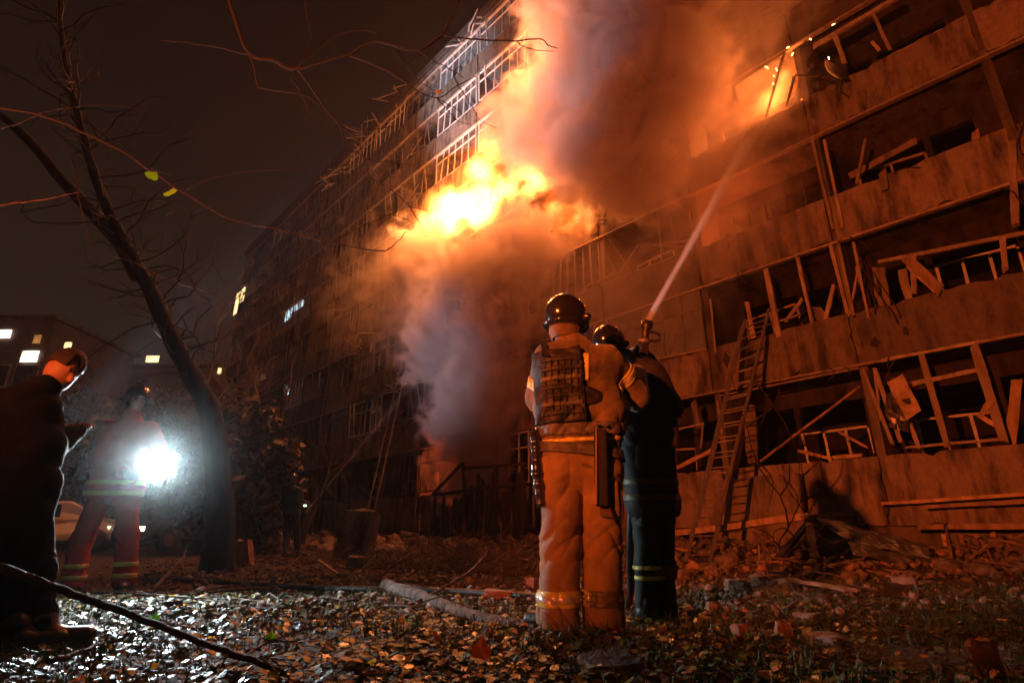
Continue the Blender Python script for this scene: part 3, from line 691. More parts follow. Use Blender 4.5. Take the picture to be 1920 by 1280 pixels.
# sparks
M['spark'] = emis('glowing_spark', (1.0, .42, .12), 14)
for (px, py, dx, dy, off, lab) in ((1560, 48, 6, -3, .6, 'highest spark, against the black balcony above the upper right fire'), (1475, 91, 5, -3, .5, 'bright dash of a spark at the top tip of the burning window'), (1484, 105, 4, -6, .5, 'slanting spark just right of the top tip of the burning window'),
        (1434, 125, 7, 4, .4, 'hooked spark at the upper left edge of the burning window'), (1455, 128, 2, 6, .4, 'upright streak of a spark inside the burning window'), (1450, 142, 2, 2, .3, 'upper round spark of the pair in the burning window'), (1449, 156, 2, 3, .4, 'lower round spark of the pair in the burning window'),
        (1553, 107, 2, 5, .5, 'faint spark between the burning window and the dark dish'), (1518, 73, 3, 2, .6, 'tiny dim spark left of the highest one')):
    a = F(*FA(px, py, off), off); b_ = F(*FA(px + dx, py + dy, off), off)
    o = MB().tube([a, (a + b_) / 2 + Vector((0, 0, .01)), b_], [.008, .014, .006], 5).build('spark', M['spark'])
    setp(o, lab, 'spark', 'sparks flying round the upper right window')

# ================================================================== FIGURES (signed distance bodies turned into one continuous surface)
def cap(P, a, b, ra, rb=None, sq=None):
    rb = ra if rb is None else rb
    a = np.array(a, np.float32); b = np.array(b, np.float32); ba = b - a; pa = P - a
    t = np.clip((pa @ ba) / max(1e-9, ba @ ba), 0, 1)
    q = pa - t[..., None] * ba
    if sq: q = q / np.array(sq)                       # squash of the cross-section
    return np.sqrt((q * q).sum(-1)) - (ra + (rb - ra) * t)
def ell(P, c, r, Mr=None):
    q = P - np.array(c, float)
    if Mr is not None: q = q @ np.array(Mr)
    r = np.array(r, float); k0 = np.sqrt(((q / r) ** 2).sum(-1)); k1 = np.sqrt(((q / (r * r)) ** 2).sum(-1)) + 1e-9
    return k0 * (k0 - 1) / k1
def rbox(P, c, h, rad, Mr=None):
    q = P - np.array(c, float)
    if Mr is not None: q = q @ np.array(Mr)
    q = np.abs(q) - (np.array(h) - rad); return np.sqrt((np.maximum(q, 0) ** 2).sum(-1)) + np.minimum(q.max(-1), 0) - rad
def smin(a, b, k): 
    h = np.clip(.5 + .5 * (b - a) / k, 0, 1); return b + (a - b) * h - k * h * (1 - h)
def sun(ds, k=.03):
    r = ds[0]
    for d in ds[1:]: r = smin(r, d, k)
    return r
def wrinkle(P, seed, f=1.0):
    f = f * .8
    x, y, z = P[..., 0] * f, P[..., 1] * f, P[..., 2] * f
    a = np.sin(24 * z + 21 * x * np.sin(5 * z + seed) + 2.6 * np.sin(13 * x + 7 * z + seed) + 2.0 * np.sin(17 * y + 1.3 * seed))
    b = np.sin(15 * z - 27 * x + 14 * y + 2.5 * np.sin(9 * z + 2 * seed) + seed)
    c = np.sin(57 * z + 14 * x - 21 * y + 2.0 * np.sin(21 * x - seed))
    return np.abs(a) ** .42 * .6 + np.abs(b) ** .42 * .6 + .14 * np.abs(c) ** .7 - .8
def surface(fn, mn, mx, h):
    mn = np.array(mn, float); mx = np.array(mx, float); n = np.maximum(4, np.ceil((mx - mn) / h).astype(int) + 1)
    ax = [mn[i] + h * np.arange(n[i]) for i in range(3)]
    P = np.stack(np.meshgrid(*ax, indexing='ij'), -1).astype(np.float32); D = fn(P)
    S = D < 0; nx, ny, nz = n
    acc = np.zeros((nx - 1, ny - 1, nz - 1, 3)); cnt = np.zeros((nx - 1, ny - 1, nz - 1))
    for ax_ in range(3):
        o1, o2 = [q for q in range(3) if q != ax_]
        for u in (0, 1):
            for v in (0, 1):
                s0 = [slice(0, nx - 1), slice(0, ny - 1), slice(0, nz - 1)]
                s0[o1] = slice(u, n[o1] - 1 + u); s0[o2] = slice(v, n[o2] - 1 + v)
                s1 = list(s0); s1[ax_] = slice(1, n[ax_])
                d0, d1 = D[tuple(s0)], D[tuple(s1)]; c = (d0 < 0) != (d1 < 0)
                t = np.where(c, d0 / np.where(c, d0 - d1, 1), 0)
                p = np.zeros(acc.shape); p[..., ax_] = t; p[..., o1] = u; p[..., o2] = v
                acc += p * c[..., None]; cnt += c
    act = cnt > 0; idx = -np.ones(act.shape, int); idx[act] = np.arange(act.sum())
    ii = np.stack(np.nonzero(act), -1); V = mn + h * (ii + acc[act] / cnt[act][:, None])
    Fc = []
    for ax_ in range(3):
        o1, o2 = (ax_ + 1) % 3, (ax_ + 2) % 3
        s0 = [slice(None)] * 3; s1 = [slice(None)] * 3; s0[ax_] = slice(0, n[ax_] - 1); s1[ax_] = slice(1, n[ax_])
        ch = S[tuple(s0)] != S[tuple(s1)]; e = np.stack(np.nonzero(ch), -1)
        ok = (e[:, o1] > 0) & (e[:, o2] > 0) & (e[:, o1] < n[o1] - 1) & (e[:, o2] < n[o2] - 1); e = e[ok]
        def g(du, dv):
            q = e.copy(); q[:, o1] -= du; q[:, o2] -= dv; return idx[q[:, 0], q[:, 1], q[:, 2]]
        f = np.stack([g(1, 1), g(0, 1), g(0, 0), g(1, 0)], 1)
        ins = S[tuple(e.T)]; f[~ins] = f[~ins][:, ::-1]; Fc.append(f)
    return V, np.concatenate(Fc)
def sdf_obj(name, fn, mn, mx, h, m, parent, off=Vector((0, 0, 0))):
    V, Fc = surface(fn, mn, mx, h); return link(name, mesh_from(name, V, Fc, m, True), parent)
def bb(pts, pad):
    A = np.array([tuple(p) for p in pts]); return A.min(0) - pad, A.max(0) + pad

M['skin'] = mat('skin', (.36, .20, .14), (.46, .28, .20), .55, 12, .15, 80)
M['bunker'] = mat('tan_turnout_cloth', (.06, .042, .022), (.33, .225, .10), .8, 3.6, .6, 24, sheen=.2, dist=.010, detail=9)
M['bunker_jacket'] = mat('olive_tan_turnout_cloth', (.03, .024, .013), (.21, .155, .07), .8, 4.0, .6, 24, sheen=.2, dist=.010, detail=9)
M['black_cloth'] = mat('black_turnout_cloth', (.010, .011, .013), (.028, .030, .034), .75, 8, .4, 120, dist=.004)  # near-black; the shadow over its wearers is put into the colour
M['navy_cloth'] = mat('dark_coat_cloth', (.006, .009, .012), (.014, .019, .024), .9, 8, .4, 120, spec=.1, dist=.004)
M['red_cloth'] = mat('red_rescue_cloth', (.34, .022, .012), (.52, .045, .025), .8, 8, .4, 100, dist=.004)
M['vest'] = mat('black_nylon', (.006, .006, .008), (.018, .020, .025), .6, 14, .5, 160, dist=.003)
M['belt'] = mat('dark_grey_belt', (.05, .05, .055), (.11, .11, .115), .55, 14, .3, 120)
M['helmet'] = mat('glossy_black_helmet', (.012, .012, .013), (.022, .022, .024), .16, 5, .02, 10, spec=.7, coat=.7)
M['rubber'] = mat('black_rubber', (.012, .012, .012), (.03, .03, .03), .42, 12, .25, 60)
M['glove'] = mat('black_leather_glove', (.014, .013, .012), (.04, .036, .03), .5, 16, .4, 90)
M['reflect'] = mat('yellow_reflective_tape', (.50, .46, .06), (.68, .62, .12), .35, 40, .15, 120, spec=.8)
M['reflect_mid'] = mat('silver_reflective_tape', (.55, .55, .50), (.75, .74, .68), .28, 40, .15, 120, spec=.9, metal=.3)
M['reflect_dim'] = mat('shaded_olive_tape', (.07, .065, .025), (.13, .12, .05), .5, 30, .2, 100)  # shaded copy of the reflective tape, its dimness put into the colour
M['hair'] = mat('short_dark_hair', (.012, .009, .007), (.03, .022, .016), .6, 30, .8, 120)

def figure(o, J, root, rj=1.0, jm='bunker', tm='bunker', h=.010, wr=1.0, face=0.0, seed=1.0, skin_hands=False, coat=0.0):
    """J: joints in the figure's own frame. Makes body (one surface), trousers, jacket and boots."""
    g = {k: np.array(tuple(v)) for k, v in J.items()}
    def body(P):
        ds = [cap(P, g['hipL'], g['knL'], .075, .052), cap(P, g['knL'], g['anL'], .052, .038), cap(P, g['hipR'], g['knR'], .075, .052), cap(P, g['knR'], g['anR'], .052, .038),
              cap(P, g['hipL'], g['hipR'], .09), cap(P, (g['hipL'] + g['hipR']) / 2, (g['shL'] + g['shR']) / 2, .105, .11), cap(P, g['shL'], g['shR'], .075),
              cap(P, (g['shL'] + g['shR']) / 2, g['neck'], .07, .055), cap(P, g['neck'], g['head'], .055, .055), cap(P, g['shL'], g['elL'], .052, .040), cap(P, g['elL'], g['haL'], .040, .027),
              cap(P, g['shR'], g['elR'], .052, .040), cap(P, g['elR'], g['haR'], .040, .027)]
        d = sun(ds, .03)
        fx = np.array((math.sin(face), math.cos(face), 0)); rt = np.array((math.cos(face), -math.sin(face), 0)); up = np.array((0, 0, 1.0))
        tl = J.get('tilt'); 
        if tl is not None: up = np.array(tuple(tl)); up /= np.linalg.norm(up); fx = fx - up * (fx @ up); fx /= np.linalg.norm(fx); rt = np.cross(fx, up)
        Mr = np.stack([rt, fx, up], 1); c = g['head']
        hd = ell(P, c, (.076, .095, .105), Mr)
        hd = smin(hd, ell(P, c + fx * .045 - up * .065, (.05, .05, .05), Mr), .03)           # jaw
        hd = smin(hd, cap(P, c + fx * .088 + up * .01, c + fx * .112 - up * .028, .010, .015), .012)   # nose
        hd = smin(hd, ell(P, c + fx * .088 - up * .058, (.026, .012, .009), Mr), .008)       # lips
        for sg in (-1, 1):
            hd = smin(hd, ell(P, c + rt * .076 * sg - up * .008, (.010, .018, .030), Mr), .006)        # ears
            hd = np.maximum(hd, -ell(P, c + fx * .098 + rt * .032 * sg + up * .018, (.017, .016, .010), Mr))
            hd = smin(hd, ell(P, c + fx * .082 + rt * .032 * sg + up * .018, (.013, .012, .008), Mr), .004)
        d = smin(d, hd, .02)
        for s_ in ('L', 'R'):
            ha = g['ha' + s_]; dv = ha - g['el' + s_]; dv /= np.linalg.norm(dv) + 1e-9
            sd = np.cross(dv, (0, 0, 1.0)); sd /= np.linalg.norm(sd) + 1e-6; pn = np.cross(sd, dv)
            pd = cap(P, ha + dv * .03 - sd * .018, ha + dv * .03 + sd * .018, .026)
            for q in range(4):
                k0 = ha + dv * .065 + sd * (-.032 + .021 * q); L_ = (.030, .036, .034, .026)[q]
                k1 = k0 + (dv * .75 - pn * .55) * L_; k2 = k1 + (dv * .1 - pn * .95) * L_ * .9
                pd = np.minimum(pd, smin(cap(P, k0 - dv * .03, k1, .0095), cap(P, k1, k2, .009, .008), .004))
            t0 = ha + dv * .01 - sd * .034; t1 = t0 + (dv * .6 - sd * .5 - pn * .35) * .04; t2 = t1 + (dv * .6 - pn * .6) * .03
            pd = np.minimum(pd, smin(cap(P, t0, t1, .012), cap(P, t1, t2, .0105, .009), .004))
            d = smin(d, pd, .010)
        return d
    pts = [v for k, v in J.items() if k not in ('tilt',)]
    mn, mx = bb(pts, .17); sdf_obj('body', body, mn, mx, h * .9, M['skin'], root)
    R_ = J.get('_r', {})
    def amp(P, zs, w):                       # wrinkles gather near knees, crotch and cuffs
        a = .35
        for z_ in zs: a = a + np.exp(-((P[..., 2] - z_) / w) ** 2)
        return a
    rt_ = o.get('leg', (.118, .100, .106)); hp = o.get('hip', .122)
    def trousers(P, infl=0.0):
        ds = [cap(P, g['hipL'], g['knL'], rt_[0], rt_[1]), cap(P, g['knL'], g['anL'], rt_[1], rt_[2])]
        L1 = smin(ds[0], ds[1], .03)
        R1 = smin(cap(P, g['hipR'], g['knR'], rt_[0], rt_[1]), cap(P, g['knR'], g['anR'], rt_[1], rt_[2]), .03)
        up_ = cap(P, g['hipL'] + (0, 0, .05), g['hipR'] + (0, 0, .05), hp)
        d = smin(smin(L1, R1, .012), up_, .05)
        d = d - infl
        if wr: d = d - wr * .017 * amp(P, (g['knL'][2], g['anL'][2] + .06, g['hipL'][2] - .06), .10) * wrinkle(P, seed)
        return np.maximum(d, (g['anL'][2] - .05) - P[..., 2])
    pl = [g['hipL'] + (0, 0, .1), g['hipR'] + (0, 0, .1), g['knL'], g['knR'], g['anL'], g['anR']]
    mn, mx = bb(pl, .16); mn[2] = g['anL'][2] - .08
    sdf_obj('trousers', trousers, mn, mx, h * .75, M[tm], root)
    tr, w_, ar = o.get('torso', (.125, .120, .122)), o.get('waist', 0.0), o.get('arm', (.088, .075, .062))
    mid = (g['hipL'] + g['hipR']) / 2
    hl, hr = g['hipL'] + (0, 0, .03 - coat), g['hipR'] + (0, 0, .03 - coat)
    wl, wr2 = g['hipL'] * .45 + g['shL'] * .55, g['hipR'] * .45 + g['shR'] * .55
    ins = (g['shR'] - g['shL']); ins = ins / (np.linalg.norm(ins) + 1e-9)
    def jacket(P, infl=0.0):
        ds = [cap(P, g['shL'] + ins * .05 - (0, 0, .05), g['shR'] - ins * .05 - (0, 0, .05), tr[0]), cap(P, wl, wr2, tr[1]), cap(P, hl, hr, tr[2] + w_),
              cap(P, (g['shL'] + g['shR']) / 2 + (0, 0, .02), g['neck'], .11, .078),
              cap(P, (wl + wr2) / 2, (g['shL'] + g['shR']) / 2, .12), cap(P, (hl + hr) / 2, (wl + wr2) / 2, .12),
              cap(P, wl, g['shL'] + ins * .05 - (0, 0, .05), .11), cap(P, wr2, g['shR'] - ins * .05 - (0, 0, .05), .11), cap(P, hl, wl, .11), cap(P, hr, wr2, .11)]
        d = sun(ds, .04)
        for s_ in ('L', 'R'):
            a_ = smin(cap(P, g['sh' + s_], g['el' + s_], ar[0], ar[1]), cap(P, g['el' + s_], g['ha' + s_], ar[1], ar[2]), .03)
            d = smin(d, a_, .03)
        d = d - infl - wr * o.get('jw', .009) * wrinkle(P, seed + 3.7) * (.6 + .8 * np.exp(-((P[..., 2] - wl[2] + .12) / .12) ** 2))
        for s_ in ('L', 'R'):                # cuffs end before the hand
            dv = g['ha' + s_] - g['el' + s_]; dv = dv / (np.linalg.norm(dv) + 1e-9)
            near = np.sqrt(((P - g['ha' + s_]) ** 2).sum(-1)) < .16
            d = np.where(near, np.maximum(d, (P - g['ha' + s_]) @ dv + .015), d)
        return np.maximum(d, (mid[2] - .05 - coat) - P[..., 2])
    pj = [g[k] for k in ('shL', 'shR', 'elL', 'elR', 'haL', 'haR', 'neck')] + [hl, hr]
    mn, mx = bb(pj, .19); sdf_obj('jacket', jacket, mn, mx, h * .8, M[jm], root)
    for s_ in ('L', 'R'):
        f0 = g['ft' + s_]; tdir = np.array((*o.get('toe' + s_, (0, 1)), 0.0)); tdir /= np.linalg.norm(tdir); an = g['an' + s_]
        def boot(P):
            hz = f0[2]
            d = smin(cap(P, f0 + (0, 0, .055), f0 + tdir * .17 + (0, 0, .048), .054, .048), cap(P, f0 + (0, 0, .06), an + (0, 0, .05), .060, .068), .04)
            d = np.minimum(d, rbox(P, f0 + tdir * .085 + (0, 0, .018), (.052, .155, .020), .016, np.stack([np.cross(tdir, (0, 0, 1)), tdir, (0, 0, 1)], 1)))
            return np.maximum(d, hz - P[..., 2])
        mn, mx = bb([f0, f0 + tdir * .2, an + np.array((0, 0, .1))], .10); sdf_obj('boot', boot, mn, mx, h * .7, M['rubber'], root)
    return g, trousers, jacket
def tape(name, fn, z0, z1, cen, r, h, m, root, tiltv=(0, 0, 1), infl=.007):
    """A band: the garment's surface, a little larger, kept between two planes."""
    tv = np.array(tiltv, float); tv /= np.linalg.norm(tv); cen = np.array(cen, float)
    def f(P):
        q = (P - cen) @ tv; d = fn(P) - infl; rad = np.sqrt(((P - cen) ** 2).sum(-1)) - r
        return np.maximum(np.maximum(np.maximum(d, q - z1), z0 - q), np.maximum(rad, -(fn(P) + .010)))
    mn, mx = cen - r - .01, cen + r + .01
    if abs(tv[2]) > .6:
        zr = max(abs(z0), abs(z1)) / abs(tv[2]) + r * math.sqrt(1 - min(1, tv[2] ** 2)) / abs(tv[2]) + .02; mn[2] = cen[2] - zr; mx[2] = cen[2] + zr
    return sdf_obj(name, f, mn, mx, h, m, root)
def helmet(root, c, face, tilt=(0, 0, 1), s=1.0, m='helmet', visor=True, h=.006):
    up = np.array(tuple(tilt), float); up /= np.linalg.norm(up); fx = np.array((math.sin(face), math.cos(face), 0)); fx = fx - up * (fx @ up); fx /= np.linalg.norm(fx); rt = np.cross(fx, up)
    Mr = np.stack([rt, fx, up], 1); c = np.array(tuple(c), float)
    def f(P):
        q = (P - c) @ Mr / s; x, y, z = q[..., 0], q[..., 1], q[..., 2]
        d = ell(q, (0, 0, .0), (.128, .152, .142))
        rim = ell(q, (0, -.012, -.055), (.140, .165, .085))
        d = smin(d, np.maximum(rim, np.abs(z + .088) - .010), .02)
        d = np.maximum(d, -(z + .100 + .25 * np.maximum(0, y)))                      # lower edge, rising towards the face
        d = np.maximum(d, -ell(q, (0, .02, -.07), (.105, .135, .125)))                # hollow
        d = smin(d, cap(q, (0, -.13, .06), (0, .12, .095), .012), .015)              # crest
        for sg in (-1, 1): d = smin(d, cap(q, (.128 * sg, .035, -.035), (.140 * sg, .035, -.035), .030, .024), .008)
        return d * s
    sdf_obj('helmet', f, c - .19 * s, c + .19 * s, h, M[m], root)
    if visor:
        def v(P):
            q = (P - c) @ Mr / s; d = np.abs(ell(q, (0, .035, -.04), (.112, .135, .11))) - .004
            return np.maximum(np.maximum(d, .075 - q[..., 1]), np.abs(q[..., 2] + .055) - .055) * s
        sdf_obj('visor', v, c - .19 * s, c + .19 * s, h, M['belt'], root)
        def nk(P):
            q = (P - c) @ Mr / s; d = np.abs(ell(q, (0, -.01, -.10), (.098, .110, .12))) - .006
            return np.maximum(np.maximum(d, q[..., 1] - .075), np.abs(q[..., 2] + .115) - .055) * s
        sdf_obj('neck_flap', nk, c - .22 * s, c + .2 * s, h, M['bunker_jacket'], root)

def joints(Y, O, tab):
    d = {k: (W(v[0], v[1], Y + v[2]) - O) for k, v in tab.items()}
    return d
# ---------------- the near firefighter, seen from behind
O1 = W(1090, 1203, 3.25); O1.z = gz(O1.x, O1.y)
p1 = empty('person', 'firefighter in tan turnout gear and black vest standing with back to camera', 'person', O1)
J1 = joints(3.25, O1, dict(ftL=(1046, 1200, -.02), ftR=(1135, 1203, .02), anL=(1046, 1165, 0), anR=(1132, 1168, .03), knL=(1051, 1020, .03), knR=(1128, 1028, .05), hipL=(1056, 885, 0), hipR=(1124, 888, 0),
    shL=(1030, 672, 0), shR=(1138, 676, 0), neck=(1064, 634, .01), head=(1062, 597, .03), elL=(1014, 745, .12), haL=(1040, 745, .36), elR=(1190, 742, .14), haR=(1192, 700, .42)))
J1['ftL'].z = J1['ftR'].z = 0.0
g1, tr1, jk1 = figure(dict(leg=(.120, .103, .108), hip=.128, torso=(.135, .122, .118), arm=(.095, .088, .07), jw=.015, toeL=(-.75, .65), toeR=(.25, 1)), J1, p1, jm='bunker_jacket', seed=1.3, face=.6, h=.0085, wr=1.15)
helmet(p1, J1['head'] + Vector((0, -.01, .018)), .75, s=.98)
for s_, x_ in (('L', 1), ('R', 1)):
    zc = W(1050, 1121, 3.25).z - O1.z; a = g1['kn' + s_] * .3 + g1['an' + s_] * .7; a[2] = zc
    tape('reflective_band', tr1, -.040, .040, a, .17, .006, M['reflect_dim' if s_ == 'R' else 'reflect'], p1)
    tape('silver_stripe', tr1, -.016, .016, a, .17, .005, M['reflect_mid' if s_ == 'L' else 'reflect_dim'], p1, infl=.011)
a = np.array(tuple(W(1168, 706, 3.27) - O1)); dv = g1['elR'] - g1['shR']
tape('reflective_band', jk1, -.036, .036, a + (0, .03, 0), .135, .006, M['reflect'], p1, dv)
tape('silver_stripe', jk1, -.014, .014, a + (0, .03, 0), .135, .005, M['reflect_mid'], p1, dv, infl=.011)
a = np.array(tuple(W(1004, 720, 3.30) - O1)); dv = g1['elL'] - g1['shL']
tape('reflective_band', jk1, -.03, .03, a, .13, .006, M['reflect'], p1, dv)
# vertical stripe between the shoulder blades, belts, vest, holsters
def back_strip(name, fn, pa, pb, wpx, m, infl=.008, depth=.25, h=.006):
    a = np.array(tuple(W(pa[0], pa[1], 3.12) - O1)); b = np.array(tuple(W(pb[0], pb[1], 3.12) - O1)); dz = np.linalg.norm(b - a); t = (b - a) / dz
    sd = np.cross(t, (0, 1, 0)); sd /= np.linalg.norm(sd); w = wpx * .0033 / 2
    def f(P):
        q = P - (a + b) / 2; return np.maximum(np.maximum(np.maximum(np.abs(q @ sd) - w, np.abs(q @ t) - dz / 2), q[..., 1] - depth * .5), np.maximum(fn(P) - infl, -(fn(P) + .012)))
    mn, mx = bb([a, b], .05 + w); mn[1] -= .15; mx[1] += depth * .5
    return sdf_obj(name, f, mn, mx, h, m, p1)
back_strip('back_stripe', jk1, (1097, 662), (1098, 712), 13, M['reflect'])
def ring(name, fn, py0, py1, slope, m, infl):
    a = np.array(tuple(W(1090, (py0 + py1) / 2, 3.12) - O1)); hh = abs(W(1090, py0, 3.12).z - W(1090, py1, 3.12).z) / 2
    tape(name, fn, -hh, hh, a + (0, .13, 0), .33, .007, m, p1, (slope, 0, 1), infl)
ring('duty_belt', jk1, 790, 813, -.03, M['belt'], .012); ring('hem_stripe', jk1, 818, 826, -.05, M['reflect'], .006)
def hipfn(P): return smin(jk1(P), tr1(P), .02)
ring('hip_belt', hipfn, 831, 851, .10, M['belt'], .016)
back_strip('vest', jk1, (1043, 655), (1053, 792), 86, M['vest'], .030, .22, .007)
for r_i in range(7):
    y_ = 676 + r_i * 16.5; o_ = back_strip('webbing_row', jk1, (1012 + r_i * .8, y_ + 2), (1088 + r_i * .8, y_ - 3), 8.5, M['belt' if r_i in (2, 5) else 'vest'], .038, .16, .006)
for c_i in range(6):
    back_strip('webbing_stitch', jk1, (1020 + c_i * 12, 672), (1026 + c_i * 12, 782), 1.6, M['vest'], .043, .16, .006)
def P1(px, py, Y=3.1): return W(px, py, Y) - O1
MB().bar(P1(1022, 664, 3.10), P1(1018, 640, 3.2), .05, .02, jit=.002).build('shoulder_strap', M['vest'], p1)
MB().bar(P1(1078, 658, 3.10), P1(1084, 636, 3.2), .05, .02, jit=.002).build('shoulder_strap', M['vest'], p1)
def wrap(P):
    a_ = np.array(tuple(P1(1088, 745, 3.15))); b_ = np.array(tuple(P1(1160, 762, 3.25)))
    return np.maximum(np.minimum(jk1(P) - .018, 1), np.maximum(cap(P, a_, b_, .075), -(jk1(P) + .01)))
mn, mx = bb([P1(1088, 745, 3.15), P1(1160, 762, 3.25)], .13); sdf_obj('vest_wrap', wrap, mn, mx, .007, M['vest'], p1)
def holster(P):
    a_ = np.array(tuple(P1(1003, 815, 3.22))); b_ = np.array(tuple(P1(1008, 885, 3.2))); c_ = np.array(tuple(P1(1014, 945, 3.2)))
    return np.minimum(smin(cap(P, a_, b_, .030, .034), cap(P, b_, c_, .034, .022), .02), cap(P, a_ + (0.01, 0, .05), a_ + (.02, 0, 0), .018)) - .003 * np.sin(P[..., 2] * 120)
mn, mx = bb([P1(1003, 800, 3.22), P1(1014, 950, 3.2)], .08); sdf_obj('hip_holster', holster, mn, mx, .006, M['helmet'], p1)
def baton(P):
    a_ = np.array(tuple(P1(1124, 812, 3.09))); c_ = np.array(tuple(P1(1131, 942, 3.08)))
    return rbox(P, (a_ + c_) / 2, (.036, .020, abs(a_ - c_)[2] / 2 + .02), .012, np.array(Matrix.Rotation(R(1.5), 3, 'Y')))
mn, mx = bb([P1(1124, 800, 3.09), P1(1131, 952, 3.08)], .08); sdf_obj('pouch_sheath', baton, mn, mx, .006, M['vest'], p1)
MB().bar(P1(1118, 800, 3.06), P1(1118, 945, 3.05), .006, .006).build('sheath_piping', M['wood'], p1)
for dx in (-8, 8): MB().lathe([(.003, 0), (.010, 0), (.010, .006), (.003, .006)], 10, Matrix.Rotation(R(90), 3, 'X')).build('buckle_ring', M['ladder'], p1, loc=P1(1122 + dx, 794, 3.07))
MB().bar(P1(1114, 794, 3.068), P1(1130, 794, 3.068), .006, .004).build('buckle_bar', M['ladder'], p1)
MB().tube(smooth_pts([P1(1146, 905, 3.12), P1(1138, 930, 3.10), P1(1150, 965, 3.1), P1(1163, 985, 3.13), P1(1168, 950, 3.15), P1(1162, 915, 3.16)], 5), .006, 6).build('hanging_strap', M['vest'], p1)
def pock(P):
    a_ = np.array(tuple(P1(1142, 935, 3.16))); return np.minimum(rbox(P, a_, (.055, .035, .10), .02) + .004 * wrinkle(P, 2.0), 9)
a = np.array(tuple(P1(1142, 935, 3.16))); sdf_obj('cargo_pocket', pock, a - .14, a + .14, .008, M['bunker'], p1)

# ---------------- the second firefighter, in black, aiming the nozzle
O2 = W(1232, 1184, 3.85); O2.z = gz(O2.x, O2.y)
p2 = empty('person', 'firefighter in black coat aiming the hose nozzle upward beside the tan one', 'person', O2)
J2 = joints(3.85, O2, dict(ftL=(1214, 1186, 0), ftR=(1250, 1184, .1), anL=(1213, 1155, .02), anR=(1247, 1153, .1), knL=(1213, 1060, 0), knR=(1244, 1060, .08), hipL=(1206, 935, 0), hipR=(1240, 938, .02),
    shL=(1168, 695, .1), shR=(1226, 700, 0), neck=(1160, 668, .12), head=(1141, 643, .18), elL=(1150, 745, .3), haL=(1186, 662, .42), elR=(1258, 764, .02), haR=(1212, 668, .20)))
J2['ftL'].z = J2['ftR'].z = 0.0
g2, tr2, jk2 = figure(dict(leg=(.085, .070, .072), hip=.095, torso=(.115, .115, .118), arm=(.085, .080, .055), toeL=(.1, 1), toeR=(.4, 1)), J2, p2, jm='black_cloth', tm='black_cloth', seed=4.1, face=.5, h=.009, coat=.06)
helmet(p2, J2['head'] + Vector((0, -.01, .01)), .6, s=.93)
zc = W(1240, 905, 3.75).z - O2.z
for dz in (.07, -.03): tape('hem_band', jk2, -.022, .022, (g2['hipL'] + g2['hipR']) / 2 + (0, 0, dz + .04), .26, .008, M['reflect_dim'], p2)
zc = W(1212, 1075, 3.75).z - O2.z; a = g2['knL'] * .7 + g2['anL'] * .3; a[2] = zc
for dz in (-.03, .03): tape('shin_band', tr2, -.013, .013, a + (0, 0, dz), .12, .006, M['reflect'], p2)
a = g2['knR'] * .7 + g2['anR'] * .3; a[2] = zc; tape('shin_band', tr2, -.045, .045, a, .12, .007, M['reflect_dim'], p2)
a = np.array(tuple(W(1256, 812, 3.76) - O2)); sdf_obj('hip_pouch', lambda P: rbox(P, a, (.055, .05, .10), .03), a - .14, a + .14, .008, M['vest'], p2)
# gloved hand round the nozzle: palm and five separate fingers
nz0, nz1 = np.array(tuple(W(1204, 664, 3.86) - O2)), np.array(tuple(NOZ - O2)); nd = (nz1 - nz0) / np.linalg.norm(nz1 - nz0)
def glove(P):
    sd = np.cross(nd, (0, 1, 0)); sd /= np.linalg.norm(sd); bk = np.cross(sd, nd); c = nz0 + nd * .02
    d = cap(P, c + sd * .035 - nd * .03, c + sd * .035 + nd * .03, .024); d = smin(d, cap(P, g2['haR'], c + sd * .035, .034, .026), .02)
    for q in range(4):
        b0 = c + sd * .035 + nd * (-.036 + .024 * q); r = (.009, .0105, .0105, .0095)[q]; e = (.85, .98, 1.0, .9)[q]
        k1 = b0 + bk * -.040 * e - sd * .018; k2 = k1 - sd * .045 * e + bk * .006; k3 = k2 + bk * .028 * e
        d = np.minimum(d, smin(smin(cap(P, b0, k1, r), cap(P, k1, k2, r), .004), cap(P, k2, k3, r, r * .85), .004))
    t0 = c + sd * .03 + nd * .03; t1 = t0 + bk * .035 + nd * .02; t2 = t1 - sd * .04 + nd * .01
    return np.minimum(d, smin(cap(P, t0, t1, .013), cap(P, t1, t2, .012, .010), .005))
sdf_obj('glove', glove, nz0 - .13, nz0 + .13, .0045, M['glove'], p2)
noz = empty('fire_nozzle', 'black hose nozzle with ring handle held up by the dark firefighter', 'nozzle', O2 + Vector(nz0))
qz = Vector(nd).to_track_quat('Z', 'Y').to_matrix(); Ln = float(np.linalg.norm(nz1 - nz0))
MB().lathe([(.020, -.10), (.026, -.09), (.026, .0), (.034, .02), (.034, .07), (.026, .09), (.028, Ln - .07), (.042, Ln - .05), (.044, Ln - .005), (.030, Ln), (.022, Ln - .01)], 18, qz).build('barrel', M['rubber'], noz, True)
MB().lathe([(.036, .085), (.042, .088), (.042, .108), (.036, .112)], 18, qz).build('collar', M['ladder'], noz, True)
rc = Vector(nd) * (Ln * .55); sdv = Vector(nd).cross(Vector((0, 1, 0))).normalized()
MB().tube([rc - sdv * .055 * (1 - math.cos(t)) + Vector(nd) * .035 * math.sin(t) + Vector((0, -.02, 0)) for t in np.linspace(-2.8, 2.8, 16)], .010, 8).build('ring_handle', M['rubber'], noz, True)
ho = [W(1204, 680, 3.86), W(1200, 760, 3.95), W(1190, 860, 4.0), W(1182, 1000, 4.1), W(1180, 1120, 4.3)]; e_ = W(1180, 1120, 4.3)
ho += [Vector((e_.x - .1, 4.5, .04)), Vector((e_.x - .6, 4.9, .04)), Vector((e_.x - 1.4, 5.4, .04)), Vector((e_.x - 2.6, 5.7, .04)), Vector((-4.2, 6.9, .04))]
